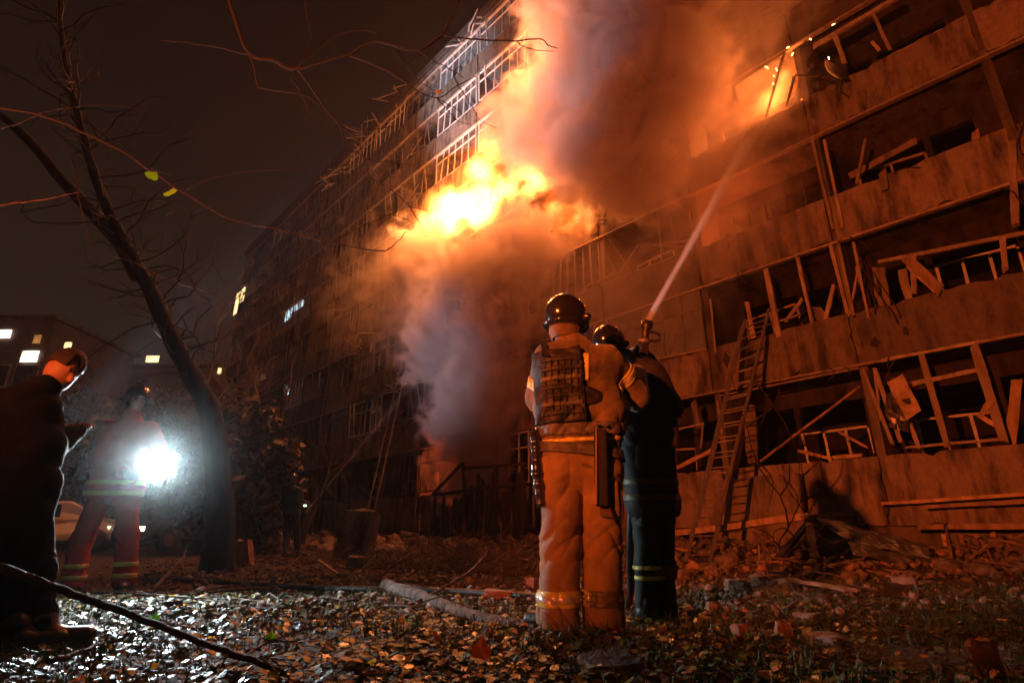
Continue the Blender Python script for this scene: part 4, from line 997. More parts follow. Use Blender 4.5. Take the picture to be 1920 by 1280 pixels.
setp(MB().tube(smooth_pts(ho, 6), .028, 10).build('fire_hose', M['rubber'], None, True), 'dark hose running from the near nozzle down to the littered ground', 'hose')

# ---------------- people on the left
def person(label, Y, tab, o, jm, tm, face, seed, h, helm=True, hm='helmet', tilt=None, coat=0.0, skin_head=False):
    fl_, fr_ = tab['ftL'], tab['ftR']; O = W((fl_[0] + fr_[0]) / 2, fl_[1], Y); O.z = gz(O.x, O.y)
    r = empty('person', label, 'person', O); J = joints(Y, O, tab); J['ftL'].z = J['ftR'].z = 0
    if tilt: J['tilt'] = Vector(tilt)
    g, t, k = figure(o, {kk: v for kk, v in J.items()}, r, jm=jm, tm=tm, face=face, seed=seed, h=h, coat=coat)
    if helm: helmet(r, J['head'] + Vector((0, 0, .015)), face, tilt or (0, 0, 1), .93, hm, False, h)
    return r, g, t, k, O
pL, gL, tL, kL, OL = person('man in a dark coat with short hair bowing his head at the left edge', 3.0,
    dict(ftL=(20, 1235, 0), ftR=(75, 1225, .1), anL=(20, 1190, 0), anR=(72, 1180, .1), knL=(22, 1060, .05), knR=(66, 1060, .1), hipL=(15, 925, 0), hipR=(58, 925, .03), shL=(5, 760, 0), shR=(82, 768, .05),
         neck=(84, 728, .06), head=(118, 694, .12), elL=(18, 850, .16), haL=(104, 806, .34), elR=(92, 850, .12), haR=(150, 803, .36)),
    dict(leg=(.09, .078, .075), torso=(.112, .110, .108), arm=(.088, .062, .045), toeL=(.7, .7), toeR=(.8, .6)), 'navy_cloth', 'navy_cloth', 1.75, 2.2, .011, helm=False, tilt=(.42, .1, .9), coat=.12)
def capf(P):
    c = np.array(tuple(gL['head'])); up = np.array((.42, .1, .9)); up /= np.linalg.norm(up); fx = np.array((math.sin(1.75), math.cos(1.75), 0)); fx -= up * (fx @ up); fx /= np.linalg.norm(fx); rt = np.cross(fx, up)
    q = (P - c) @ np.stack([rt, fx, up], 1); d = np.maximum(ell(q, (0, -.005, .03), (.086, .104, .112)), .028 - q[..., 2] - .45 * np.maximum(0, -q[..., 1]))
    return np.maximum(d, .02 * np.sin(q[..., 0] * 60) + q[..., 1] - .075) - .0015 * np.sin(q[..., 0] * 190 + q[..., 1] * 170)
c_ = np.array(tuple(gL['head'])); sdf_obj('hair', capf, c_ - .2, c_ + .2, .006, M['hair'], pL)
ph = W(128, 806, 3.38); phn = empty('mobile_phone', 'small dark phone held in the hands of the man with bowed head', 'phone', ph)
bevel(MB().box((0, 0, 0), (.036, .075, .005), Matrix.Rotation(R(35), 3, 'X')).build('case', M['rubber'], phn), .003)
pA, gA, tA, kA, OA = person('rescuer in red reflective gear standing legs apart behind the bright floodlight', 5.65,
    dict(ftL=(132, 1122, 0), ftR=(232, 1118, .05), anL=(134, 1092, 0), anR=(232, 1088, .05), knL=(154, 1010, .05), knR=(240, 1005, .05), hipL=(192, 925, 0), hipR=(236, 925, .02), shL=(205, 802, 0), shR=(282, 806, .02),
         neck=(248, 776, .0), head=(259, 748, -.03), elL=(182, 862, .0), haL=(232, 885, -.18), elR=(308, 862, -.02), haR=(300, 882, -.22)),
    dict(leg=(.105, .088, .095), torso=(.13, .135, .155), arm=(.085, .07, .06), toeL=(-.5, -.8), toeR=(.4, -1)), 'red_cloth', 'red_cloth', 2.7, 3.1, .013, hm='helmet')
for (g_, t_, k_, r_) in ((gA, tA, kA, pA),):
    for s_ in 'LR':
        a = g_['kn' + s_] * .25 + g_['an' + s_] * .75
        for dz in (.05, -.05): tape('trouser_band', t_, -.022, .022, a + (0, 0, dz), .17, .011, M['reflect'], r_)
    m_ = (g_['hipL'] + g_['hipR']) / 2
    for dz in (.10, .0): tape('hem_band', k_, -.025, .025, m_ + (0, 0, dz), .27, .012, M['reflect'], r_)
pC, gC, tC, kC, OC = person('far firefighter silhouetted with a hose near the left wing', 14.6,
    dict(ftL=(535, 1033, 0), ftR=(560, 1033, .1), anL=(536, 1024, 0), anR=(558, 1024, .1), knL=(537, 996, .1), knR=(557, 996, .1), hipL=(541, 965, 0), hipR=(553, 965, 0), shL=(536, 917, 0), shR=(561, 918, 0),
         neck=(549, 907, .0), head=(549, 897, .0), elL=(545, 940, .1), haL=(568, 944, .1), elR=(565, 938, .0), haR=(580, 948, .0)),
    dict(leg=(.10, .08, .08), torso=(.14, .13, .14), arm=(.08, .07, .06), toeL=(.7, .7), toeR=(.8, .6)), 'black_cloth', 'black_cloth', .9, 6.2, .03)
n2 = empty('fire_nozzle', 'distant hose nozzle in the hands of the silhouetted firefighter', 'nozzle', NOZ2)
dd = (F(*FA(815, 668, .3), .3) - NOZ2).normalized(); MB().tube([-dd * .35, -dd * .1, -dd * .02], [.025, .035, .045], 8).build('barrel', M['rubber'], n2)
M['beacon'] = emis('small_torch_glow', (.65, 1.0, .45), 6)
MB().lathe([(.03, 0), (.04, .02), (.03, .04)], 8).build('chest_torch', M['beacon'], pC, loc=W(572, 949, 14.3) - OC)

# ---------------- floodlight held in front of the red rescuer
M['lamp'] = emis('floodlight_lens', (.85, .96, 1.0), 160)
fld = empty('floodlight', 'blazing white handheld floodlight facing the camera at the left', 'floodlight', FLOOD)
MB().lathe([(.03, .16), (.07, .14), (.125, .04), (.135, 0), (.130, .002), (.122, .008)], 20, Matrix.Rotation(R(-90), 3, 'X')).build('housing', M['black_metal'], fld, True)
MB().lathe([(.001, .0), (.120, .0), (.120, .006), (.001, .006)], 24, Matrix.Rotation(R(90), 3, 'X')).build('lens', M['lamp'], fld)
MB().tube([(0, .04, -.06), (0, .05, -.16), (0, .10, -.17), (0, .14, -.08)], .012, 6).build('handle', M['black_metal'], fld)

# ================================================================== TREES AND BRANCHES
def px_branch(pts, Y, r0, r1, b, k=4, dy=.0):
    P = []
    n = len(pts)
    for i, p in enumerate(pts):
        yy = Y + (p[2] if len(p) > 2 else dy * i / max(1, n - 1)); P.append(W(p[0], p[1], yy))
    P = smooth_pts(P, k, .0015 * Y); m = len(P)
    b.tube(P, [r0 + (r1 - r0) * i / (m - 1) for i in range(m)], 6); return P
def tree(loc, h, seed, name, label, spread=1.0, r0=.09, levels=4, group=None, lean=(0, 0), nb=(3, 5), mt='bark'):
    r = random.Random(seed); t = empty(name, label, 'tree', loc, 0, group); trunk = MB(); crown = MB()
    def grow(p, d, L, rad, lev, mb):
        pts = [p]; n = 5
        for i in range(n):
            d = (d + Vector((r.gauss(0, .13), r.gauss(0, .13), r.gauss(.03, .07)))).normalized(); pts.append(pts[-1] + d * L / n)
        mb.tube(pts, [max(.0035, rad * (1 - .55 * i / n)) for i in range(n + 1)], 5 if lev else 8, False)
        if lev < levels:
            for _ in range(r.randint(*nb)):
                i = r.randint(1 if lev else 2, n); a = r.uniform(0, 6.28)
                side = d.cross(Vector((math.cos(a), math.sin(a), .3))).normalized()
                nd_ = (d * r.uniform(.55, 1.0) + side * r.uniform(.4, .9) * spread + Vector((0, 0, .12))).normalized()
                grow(pts[i], nd_, L * r.uniform(.45, .72), rad * (1 - .55 * i / n) * r.uniform(.45, .7), lev + 1, crown)
    grow(Vector((0, 0, -.1)), Vector((lean[0], lean[1], 1)).normalized(), h * .5, r0, 0, trunk)
    trunk.build('trunk', M[mt], t, True); setp(crown.build('branches', M['twig'], t), kind='stuff')
    return t
# big leaning tree by the floodlight
base = W(408, 1068, 8.6); base.z = -.1
bt = empty('tree', 'thick dark tree leaning left over the yard, forked above the floodlight', 'tree', base)
b = MB(); tp = [base] + [W(x, y, Y) for x, y, Y in ((412, 950, 8.5), (398, 790, 8.3), (368, 720, 8.2), (325, 640, 8.1), (280, 540, 8.0), (245, 480, 7.9), (215, 420, 7.8), (185, 350, 7.7), (160, 270, 7.6), (140, 190, 7.5), (120, 100, 7.4), (110, 0, 7.2))]
tp = smooth_pts(tp, 5); rr = np.interp(np.linspace(0, 1, len(tp)), [0, .12, .3, .5, .75, 1], [.23, .175, .13, .10, .06, .03]); tp = [p - base for p in tp]
b.tube(tp, [q * (1 + .06 * math.sin(i * 1.7)) for i, q in enumerate(rr)], 14); b.build('trunk', M['bark'], bt, True)
b = MB(); P = [W(x, y, Y) - base for x, y, Y in ((262, 520, 8.0), (225, 455, 7.9), (170, 395, 7.9), (110, 330, 7.9), (60, 270, 7.9), (0, 215, 7.9), (-80, 150, 7.9))]
b.tube(smooth_pts(P, 4), list(np.linspace(.13, .05, 25)), 10); b.build('limb', M['bark'], bt, True)
b = MB(); r = random.Random(4)
for q in range(90):
    i = r.randint(16, len(tp) - 2); p = tp[i]; d = Vector((r.uniform(-1, 1), r.uniform(-.5, .5), r.uniform(-.1, .9))); pts = [p]; L = r.uniform(.5, 1.6)
    for _ in range(6): d = (d + Vector((r.gauss(0, .38), r.gauss(0, .3), r.gauss(0, .3)))).normalized(); pts.append(pts[-1] + d * L / 6)
    b.tube(pts, list(np.linspace(.016, .0035, 7)), 5, False)
    for w_ in range(3):
        e = (d + Vector((r.gauss(0, .9), r.gauss(0, .5), r.gauss(0, .7)))).normalized(); s0_ = pts[r.randint(2, 6)]; b.tube([s0_, s0_ + e * L * .15, s0_ + e * L * .3 + Vector((0, 0, r.uniform(-.05, .08)))], [.006, .005, .0025], 4, False)
setp(b.build('branches', M['twig'], bt), kind='stuff')
def leaf_mesh(name, pts, m, th=.0015, curl=.25):
    c = Vector((0, 0, 0)); n = len(pts); vs = [(0, 0, curl * .01)] + [(x, y, curl * (x * x + y * y) * 8) for x, y in pts]; vs += [(x, y, z - th) for x, y, z in vs]
    fs = [(0, 1 + i, 1 + (i + 1) % n) for i in range(n)] + [(n + 1, n + 2 + (i + 1) % n, n + 2 + i) for i in range(n)] + [(1 + i, n + 2 + i, n + 2 + (i + 1) % n, 1 + (i + 1) % n) for i in range(n)]
    return mesh_from(name, vs, fs, m, False)
def translucent(m, col, f=.5):
    nt = m.node_tree; out = [n for n in nt.nodes if n.type == 'OUTPUT_MATERIAL'][0]; pb = [n for n in nt.nodes if n.type == 'BSDF_PRINCIPLED'][0]
    t = nt.nodes.new('ShaderNodeBsdfTranslucent'); t.inputs[0].default_value = (*col, 1); x = nt.nodes.new('ShaderNodeMixShader'); x.inputs[0].default_value = f
    nt.links.new(pb.outputs[0], x.inputs[1]); nt.links.new(t.outputs[0], x.inputs[2]); nt.links.new(x.outputs[0], out.inputs[0])
M['leaf_green'] = mat('fresh_green_leaf', (.16, .42, .03), (.28, .60, .06), .45, 30, .3, 60); M['leaf_yellow'] = mat('yellow_leaf', (.45, .30, .03), (.70, .45, .06), .5, 30, .3, 60); M['leaf_orange'] = mat('orange_brown_leaf', (.40, .13, .03), (.62, .24, .07), .6, 25, .4, 60)
translucent(M['leaf_green'], (.30, .62, .05)); translucent(M['leaf_yellow'], (.8, .5, .05), .4)
LP = [(.0, -.030), (.012, -.024), (.026, -.022), (.030, -.004), (.020, .012), (.004, .034), (-.010, .018), (-.026, .008), (-.028, -.012), (-.014, -.024)]
M['overhang'] = mat('silhouette_twig_bark', (.004, .0035, .003), (.012, .009, .008), .8, 20, .4, 60)  # near-black bark copy: silhouette darkness put into the colour
# bare overhead branches hanging into the picture
def overhead(name, label, Y, lines, mt='overhang', dy=.0):
    p0 = W(lines[0][0][0][0], lines[0][0][0][1], Y); t = empty(name, label, 'branch', p0)
    for i, (pts, r0, r1) in enumerate(lines):
        b = MB(); P = px_branch(pts, Y, r0 * 1.25, r1 * 1.25, b, dy=dy); b.v = [tuple(Vector(v) - p0) for v in b.v]
        b.build('limb' if i == 0 else 'twig', M[mt], t, True)
    return t, p0
k_ = .0030
t1, q1 = overhead('tree_branch', 'forked bare branch hanging from the top edge in front of the smoke', 3.2, [
    ([(415, -60), (430, 0), (448, 60), (470, 105), (512, 113), (553, 131), (640, 108), (705, 80), (780, 95), (830, 68)], .012, .008),
    ([(830, 68), (845, 35), (860, 0), (870, -50)], .006, .005), ([(830, 68), (880, 73), (965, 77), (1012, 73), (1028, 86), (1045, 91)], .006, .003),
    ([(968, 78), (985, 89), (1010, 95), (1038, 96)], .004, .002), ([(470, 105), (480, 140), (487, 166), (530, 172), (570, 180), (600, 197)], .006, .003),
    ([(300, 76), (340, 80), (400, 88), (468, 103)], .0025, .004), ([(553, 131), (548, 148), (560, 170), (575, 200), (573, 228)], .004, .002), ([(558, 131), (585, 168), (612, 208), (637, 235), (650, 272), (695, 300)], .006, .003),
    ([(637, 233), (690, 243), (745, 235)], .004, .002), ([(640, 238), (668, 262), (683, 300), (698, 335), (735, 358), (765, 385), (792, 430)], .004, .002), ([(683, 300), (740, 305), (775, 312)], .003, .0015), ([(766, 388), (805, 397)], .002, .0012),
    ([(570, -20), (573, 20), (583, 70), (572, 105), (556, 130)], .004, .003), ([(655, 104), (728, 134), (775, 166), (820, 183), (850, 165), (880, 150), (905, 132)], .005, .002),
    ([(722, 135), (750, 125), (785, 103), (812, 88)], .003, .002), ([(780, 95), (820, 118), (850, 134), (870, 146)], .004, .002), ([(850, 134), (855, 152), (872, 180), (888, 205), (900, 225), (932, 241)], .003, .0012),
    ([(735, 92), (760, 125), (790, 155), (818, 172)], .002, .0015), ([(820, 184), (842, 210), (862, 228), (885, 234)], .003, .0015), ([(820, 184), (845, 198), (862, 209)], .003, .0015), ([(852, 134), (870, 115), (882, 98), (895, 70)], .002, .001), ([(552, 130), (590, 100), (640, 62), (700, 60), (705, 80)], .003, .0025)])
lf = link('leaf', leaf_mesh('leaf', [(x * .8, y * .8) for x, y in LP], M['leaf_yellow']), t1, W(822, 172, 3.18) - q1, (R(70), 0, R(15)))
t2, q2 = overhead('tree_branch', 'long thin branch crossing from the left edge with two green leaves', 2.6, [
    ([(-60, 196), (0, 203), (70, 215), (150, 246), (230, 285), (290, 326), (350, 365), (430, 410), (520, 430), (620, 455), (710, 470), (740, 458), (762, 434)], .0055, .002),
    ([(70, 215), (105, 207), (150, 201), (215, 197), (290, 214)], .0025, .001), ([(-50, 250), (0, 242), (40, 230), (72, 214)], .003, .003), ([(350, 355), (400, 334), (450, 324), (520, 318), (605, 316)], .002, .001),
    ([(285, 318), (320, 328), (312, 332)], .0012, .001), ([(618, 455), (650, 440), (700, 415), (735, 402), (775, 418)], .002, .001), ([(648, 465), (650, 480)], .001, .001)])
link('leaf', leaf_mesh('leaf', [(x * 1.15, y * 1.15) for x, y in LP], M['leaf_green']), t2, W(285, 329, 2.58) - q2, (R(75), R(20), R(30)))
link('leaf', leaf_mesh('leaf', [(x * 1.45, y * 1.1) for x, y in LP], M['leaf_green']), t2, W(320, 361, 2.58) - q2, (R(70), R(-10), R(-10)))
overhead('tree_branch', 'pale bare twig poking in at the left edge below the long branch', 2.2, [([(-40, 390), (0, 385), (60, 377), (120, 367), (148, 361)], .003, .0012), ([(148, 361), (144, 370)], .001, .001)], 'log')
overhead('tree_branch', 'faint bare twig arching in front of the leaning trunk', 4.0, [([(90, 250), (130, 290), (170, 455), (250, 490), (300, 518), (350, 535), (405, 552)], .004, .002), ([(296, 516), (285, 545), (262, 560)], .002, .001)])
# slim trees in front of the left wing and beyond
specs = [(455, 9.0, 15.5, 5, 'slim bare tree nearest the left wing, behind the leaning trunk'), (500, 10.5, 18, 6, 'slim bare tree before the cold lit window'), (395, 10, 20, 7, 'bare tree just right of the leaning trunk in the distance'), (560, 6, 21, 8, 'small bare tree at the foot of the left wing, farthest right of its row'),
         (300, 8.5, 24, 9, 'distant bare tree seen left of the leaning trunk'), (200, 8, 22, 10, 'distant bare tree above the red rescuers'), (80, 9, 20, 11, 'distant bare tree above the bowed man')]
for px, h_, Y, sd, lab in specs:
    g_ = G(px, 1030, 0); x_ = (px - 960) / 1122 * Y
    tree(Vector((x_, Y, 0)), h_, sd, 'tree', lab, .8, .11, 4, 'bare trees on the left')
# leafy evergreen shrubs as dark masses of small leaves
def shrub(loc, rx, rz, n, seed, label, name='shrub', mt='leaf_dark', sz=.09):
    r = np.random.default_rng(seed); t = empty(name, label, 'shrub', loc)
    d = r.normal(size=(n, 3)); d /= np.linalg.norm(d, axis=1)[:, None]; rad = r.uniform(.35, 1, n) ** .6
    lob = 1 + .28 * np.sin(d[:, 0] * 5 + seed) * np.cos(d[:, 2] * 6 + seed * 2) + .15 * np.sin(d[:, 1] * 11)
    c = d * (rad * lob)[:, None] * np.array((rx, rx * .8, rz)) + np.array((0, 0, rz)); a = r.normal(size=(n, 3)) * sz * .6; b_ = r.normal(size=(n, 3)) * sz * .6
    V = np.stack([c - a, c + b_, c + a, c - b_], 1).reshape(-1, 3); Fc = np.arange(4 * n).reshape(-1, 4); V[:, 2] = np.maximum(V[:, 2], .0)
    setp(link('foliage', mesh_from('foliage', V, Fc, M[mt]), t), kind='stuff'); sb = MB()
    for q in range(6): sb.tube([(0, 0, -.05), (random.uniform(-.3, .3) * rx, 0, rz * .6), (random.uniform(-.8, .8) * rx, 0, rz * 1.3)], [.04, .03, .012], 5)
    setp(sb.build('stems', M['bark'], t), kind='stuff'); return t
M['leaf_dark'] = mat('dark_foliage', (.018, .035, .015), (.06, .09, .035), .6, 10, 0, 10)
M['leaf_olive'] = mat('olive_foliage', (.05, .05, .02), (.12, .10, .04), .6, 10, 0, 10)
for px, Y, rx, rz, n, mt, lab in ((300, 26, 2.6, 3.4, 9000, 'leaf_dark', 'dark dense shrub in front of the reddish far house'), (210, 24, 2.2, 3.3, 8000, 'leaf_dark', 'dark shrub mass above the red rescuers'), (110, 20, 2.0, 2.6, 7000, 'leaf_dark', 'dark shrub behind the bowed man'),
        (405, 17, 1.2, 2.2, 5000, 'leaf_olive', 'olive shrub right of the leaning trunk base'), (470, 16, 1.0, 1.8, 4500, 'leaf_olive', 'olive shrub below the slim bare trees')):
    shrub(Vector(((px - 960) / 1122 * Y, Y, 0)), rx, rz, n, int(px), lab, mt=mt, sz=.11)

# ================================================================== DISTANT BUILDINGS ON THE LEFT
M['far_wall'] = mat('far_plaster', (.10, .075, .06), (.17, .13, .10), .9, 1.2, .2, 8)
M['lit_white'] = emis('lit_window_white', (1.0, .85, .72), 2.2, .5, 2.0); M['lit_dim'] = emis('lit_window_dim', (1.0, .45, .12), .35, .5, 2.0)
def far_house(label, x0p, x1p, ytop, Y, wins, rows, cols, name='apartment_building', z1=None):
    a = W(x0p, ytop, Y); b_ = W(x1p, ytop, Y); w = b_.x - a.x; h = a.z
    t = empty(name, label, 'building', (a.x + w / 2, Y + 4, 0)); MB().box((0, 0, h / 2 - .2), (w / 2, 4, h / 2 + .2)).build('wall', M['far_wall'], t)
    MB().box((0, 0, h + .12), (w / 2 + .3, 4.3, .12)).build('roof', M['panel_dark'], t)
    for r_ in range(rows):
        for c in range(cols):
            x = -w / 2 + w * (c + .5) / cols; z = 1.6 + r_ * (h - 1.2) / rows
            f = link('window', fw_mesh, t, (x, -4.02, z)); link('pane', fp_mesh, f, (0, -.01, 0))
    for (px, py, wp, hp, mt) in wins:
        p = W(px, py, Y - .1); MB().box((0, 0, 0), (wp / 2 * Y / 1100, .03, hp / 2 * Y / 1100)).build('lit_pane', M[mt], t, loc=(p.x - (a.x + w / 2), -4.12, p.z))
    return t
fw_mesh = MB().box((0, 0, 0), (.75, .03, .75)).mesh('window', M['frame']); fp_mesh = MB().box((0, -.03, 0), (.66, .02, .66)).mesh('pane', M['room'])
far_house('low pale apartment house at the far left edge with lit windows', -260, 105, 600, 34,
    [(8, 626, 28, 18, 'lit_white'), (70, 636, 14, 18, 'lit_dim'), (56, 668, 34, 24, 'lit_white'), (128, 647, 14, 12, 'lit_warm')], 3, 7)
far_house('dark far house between the shrubs with orange lit windows', 100, 430, 690, 44,
    [(182, 652, 16, 12, 'lit_warm'), (286, 673, 26, 14, 'lit_warm'), (412, 695, 7, 12, 'lit_warm'), (125, 848, 14, 14, 'lit_white'), (114, 886, 10, 16, 'lit_warm'), (72, 880, 10, 22, 'lit_dim'), (330, 905, 16, 14, 'lit_white')], 3, 8)
# parked cars
def car(loc, rot, label, body, sc_=1.0):
    t = empty('parked_car', label, 'car', loc, rot)
    prof = [(-2.1, .32), (-2.12, .62), (-1.95, .80), (-1.25, .90), (-.70, 1.36), (.55, 1.42), (1.35, .98), (2.0, .86), (2.12, .60), (2.1, .32)]
    n = len(prof); vs = [(x, -.84 if z < .95 else -.66, z) for x, z in prof] + [(x, .84 if z < .95 else .66, z) for x, z in prof]
    fs = [(i, i + 1, n + i + 1, n + i) for i in range(n - 1)] + [(n - 1, 0, n, 2 * n - 1), tuple(range(n - 1, -1, -1)), tuple(n + i for i in range(n))]
    bevel(link('body', mesh_from('body', vs, fs, body), t), .06, 3)
    for sx in (-1.3, 1.32):
        for sy in (-.80, .80):
            w_ = MB().lathe([(.02, -.10), (.30, -.10), (.33, -.06), (.33, .06), (.30, .10), (.02, .10)], 18, Matrix.Rotation(R(90), 3, 'X')).build('wheel', M['rubber'], t, True, loc=(sx, sy, .33))
            MB().lathe([(.02, -.115), (.18, -.112), (.19, .112), (.02, .115)], 12, Matrix.Rotation(R(90), 3, 'X')).build('rim', M['metal'], w_)
    for sy in (-.75, .75): MB().box((0, 0, 0), (.42, .012, .17)).build('side_window', M['room'], t, loc=(-.05, sy * 1.0, 1.14), rot=(R(-20 if sy > 0 else 20), 0, 0))
    for sy in (-.62, .62):
        MB().box((0, 0, 0), (.03, .16, .07)).build('headlight', M['carlamp'], t, loc=(-2.12, sy, .66)); MB().box((0, 0, 0), (.03, .15, .07)).build('tail_light', M['tail'], t, loc=(2.12, sy, .70))
    return t
M['carlamp'] = emis('car_lamp', (1.0, .82, .55), 2.5); M['tail'] = emis('tail_lamp', (1.0, .08, .03), 1.2)
M['carwhite'] = mat('white_car_paint', (.60, .60, .60), (.72, .72, .72), .25, 3, 0, 10, coat=.8); M['cardark'] = mat('dark_car_paint', (.03, .03, .035), (.05, .05, .055), .25, 3, 0, 10, coat=.8)
car(Vector(((72 - 960) / 1122 * 17, 17, 0)), R(28), 'white car parked beyond the bowed man, catching the light', M['carwhite'])
car(Vector(((330 - 960) / 1122 * 19, 19, 0)), R(75), 'dark car with small yellow lights parked behind the floodlight', M['cardark'])

# ================================================================== LADDERS
def ladder(base_l, base_r, top_l, top_r, n, label, r=.022, two=False, m='ladder'):
    bl, br, tl, tr = map(Vector, (base_l, base_r, top_l, top_r)); o = (bl + br) / 2
    t = empty('ladder', label, 'ladder', o)
    for a, b_ in ((bl, tl), (br, tr)): MB().bar(a - o, b_ - o, r * 2, r * 3, up=(0, 1, 0)).build('rail', M[m], t)
    for i in range(n):
        f = (i + .6) / n; a = bl.lerp(tl, f) - o; b_ = br.lerp(tr, f) - o; MB().tube([a, b_], r * .62, 6).build('rung', M[m], t)
    if two:
        ofs = (tl - bl).cross(br - bl).normalized() * .07
        if ofs.y > 0: ofs = -ofs
        sh = (br - bl) * .06
        for a, b_ in ((bl.lerp(tl, .12) + sh, tl.lerp(bl, -.02) + sh), (br.lerp(tr, .12) - sh, tr.lerp(br, -.02) - sh)): MB().bar(a - o + ofs, b_ - o + ofs, r * 1.8, r * 2.6, up=(0, 1, 0)).build('rail', M[m], t)
        for i in range(n - 3):
            f = .15 + .85 * (i + .5) / (n - 3); a = bl.lerp(tl, f) - o + ofs + sh; b_ = br.lerp(tr, f) - o + ofs - sh; MB().tube([a, b_], r * .6, 6).build('rung', M[m], t)
    return t
lb, rb = G(1283, 1062), G(1328, 1062); lt = F(*FA(1402, 640, .15), .15); rt = F(*FA(1440, 590, .15), .15)
lt = F(*FA(1392, 610, .12), .12)
ladder(lb, rb, lt, rt, 17, 'long double extension ladder leaning on the right facade by the dark firefighter', .024, True)
l2b = F(*FA(676, 985, 2.2), 2.2); l2b.z = 0; l2r = F(*FA(690, 985, 2.2), 2.2); l2r.z = 0; l2r = l2b + (l2r - l2b).normalized() * .5
l2t = F(*FA(762, 640, .2), .2); l2tr = F(*FA(776, 636, .2), .2); l2tr = l2t + (l2tr - l2t).normalized() * .45
ladder(l2b, l2r, l2t, l2tr, 22, 'tall ladder leaning on the left wing beside the smoke', .022)

# ================================================================== LITTERED GROUND
GZ = np.vectorize(gz)
def leaf_litter():
    n = 36000; r = np.random.default_rng(3)
    y = 1.25 + (r.uniform(0, 1, n) ** 1.5) * 4.1 + r.normal(0, .4, n) * (r.uniform(size=n) < .5); y = np.maximum(y, 1.15); x = r.uniform(-1, 1, n) * (1.2 + y * .95)
    keep = (mask := np.sin(x * 1.9 + 1.0) * np.cos(y * 2.3) + r.normal(0, .7, n)) > -.75 + np.clip(x * .35, 0, .9); x, y = x[keep], y[keep]; n = len(x)
    z = GZ(x, y) + r.uniform(.006, .035, n)
    s = r.uniform(.009, .024, n) * (1 + .0 * x) * np.where(r.uniform(size=n) < .05, 1.5, 1); yaw = r.uniform(0, 6.28, n); tx = r.normal(0, .28, n); ty = r.normal(0, .28, n); curl = r.uniform(-.3, .55, n)
    prof = np.array([(0, -1.1), (.75, -.55), (.85, .25), (0, 1.2), (-.85, .25), (-.75, -.55), (0, 0)])
    V = np.zeros((n, 7, 3)); lx = prof[None, :, 0] * s[:, None]; ly = prof[None, :, 1] * s[:, None]
    lz = (np.abs(prof[None, :, 0]) * curl[:, None] * .6 + prof[None, :, 1] * ty[:, None] + prof[None, :, 0] * tx[:, None]) * s[:, None]
    c, sn = np.cos(yaw)[:, None], np.sin(yaw)[:, None]
    V[..., 0] = x[:, None] + lx * c - ly * sn; V[..., 1] = y[:, None] + lx * sn + ly * c; V[..., 2] = z[:, None] + lz
    F_ = np.array([(6, 0, 1), (6, 1, 2), (6, 2, 3), (6, 3, 4), (6, 4, 5), (6, 5, 0)]); Fc = (F_[None] + (np.arange(n) * 7)[:, None, None]).reshape(-1, 3)
    # colour classes: silvery upturned, brown, orange, yellow, green
    pc = r.uniform(size=n); gmix = np.clip((x + .3) * .2, 0, .25)
    cls = np.select([pc < .30, pc < .50, pc < .54 , pc < .60], [0, 1, 2, 3], 4)
    mats = [M['lit_silver'], M['lit_brown'], M['leaf_orange'], M['leaf_yellow'], M['lit_green']]
    me = mesh_from('leaf_litter', V.reshape(-1, 3), Fc, mats, True, np.repeat(cls, 6).astype(np.int32))
    return setp(link('leaf_litter', me), 'wet fallen leaves strewn over the foreground grass', kind='stuff')
M['lit_silver'] = mat('wet_grey_leaf', (.05, .06, .05), (.15, .17, .15), .26, 30, .2, 90, spec=.9)
M['lit_brown'] = mat('brown_leaf', (.04, .024, .012), (.13, .07, .03), .5, 25, .3, 90)
M['lit_green'] = mat('green_ground_leaf', (.02, .05, .010), (.08, .15, .025), .42, 25, .3, 90)
leaf_litter()
def grass():
    n = 46000; r = np.random.default_rng(5); y = 1.2 + (r.uniform(0, 1, n) ** 1.6) * 6.0; x = r.uniform(-1, 1, n) * (1.2 + y * .95)
    k = (np.sin(x * 1.1 + 2) * np.cos(y * 1.7 + x) + r.normal(0, .5, n)) > -.1; x, y = x[k], y[k]; n = len(x); z = GZ(x, y)
    h = r.uniform(.03, .105, n); w = r.uniform(.0015, .003, n); yaw = r.uniform(0, 6.28, n); lx, ly = r.normal(0, .5, n) * h, r.normal(0, .5, n) * h
    V = np.zeros((n, 5, 3)); cx, cy_ = np.cos(yaw) * w, np.sin(yaw) * w
    V[:, 0] = np.stack([x - cx, y - cy_, z - .005], 1); V[:, 1] = np.stack([x + cx, y + cy_, z - .005], 1)
    V[:, 2] = np.stack([x + cx * .8 + lx * .35, y + cy_ * .8 + ly * .35, z + h * .6], 1); V[:, 3] = np.stack([x - cx * .8 + lx * .35, y - cy_ * .8 + ly * .35, z + h * .6], 1); V[:, 4] = np.stack([x + lx, y + ly, z + h], 1)
    me = bpy.data.meshes.new('grass'); fs = []
    b = (np.arange(n) * 5)[:, None]; q = (np.array([[0, 1, 2, 3]]) + b).tolist(); t = (np.array([[3, 2, 4]]) + b).tolist()
    me.from_pydata(V.reshape(-1, 3).tolist(), [], q + t); me.materials.append(M['grass']); return setp(link('grass', me), 'short grass and ground weeds between the leaves', kind='stuff')
M['grass'] = mat('grass_blade', (.03, .065, .012), (.09, .15, .03), .55, 3, 0, 10)
grass()
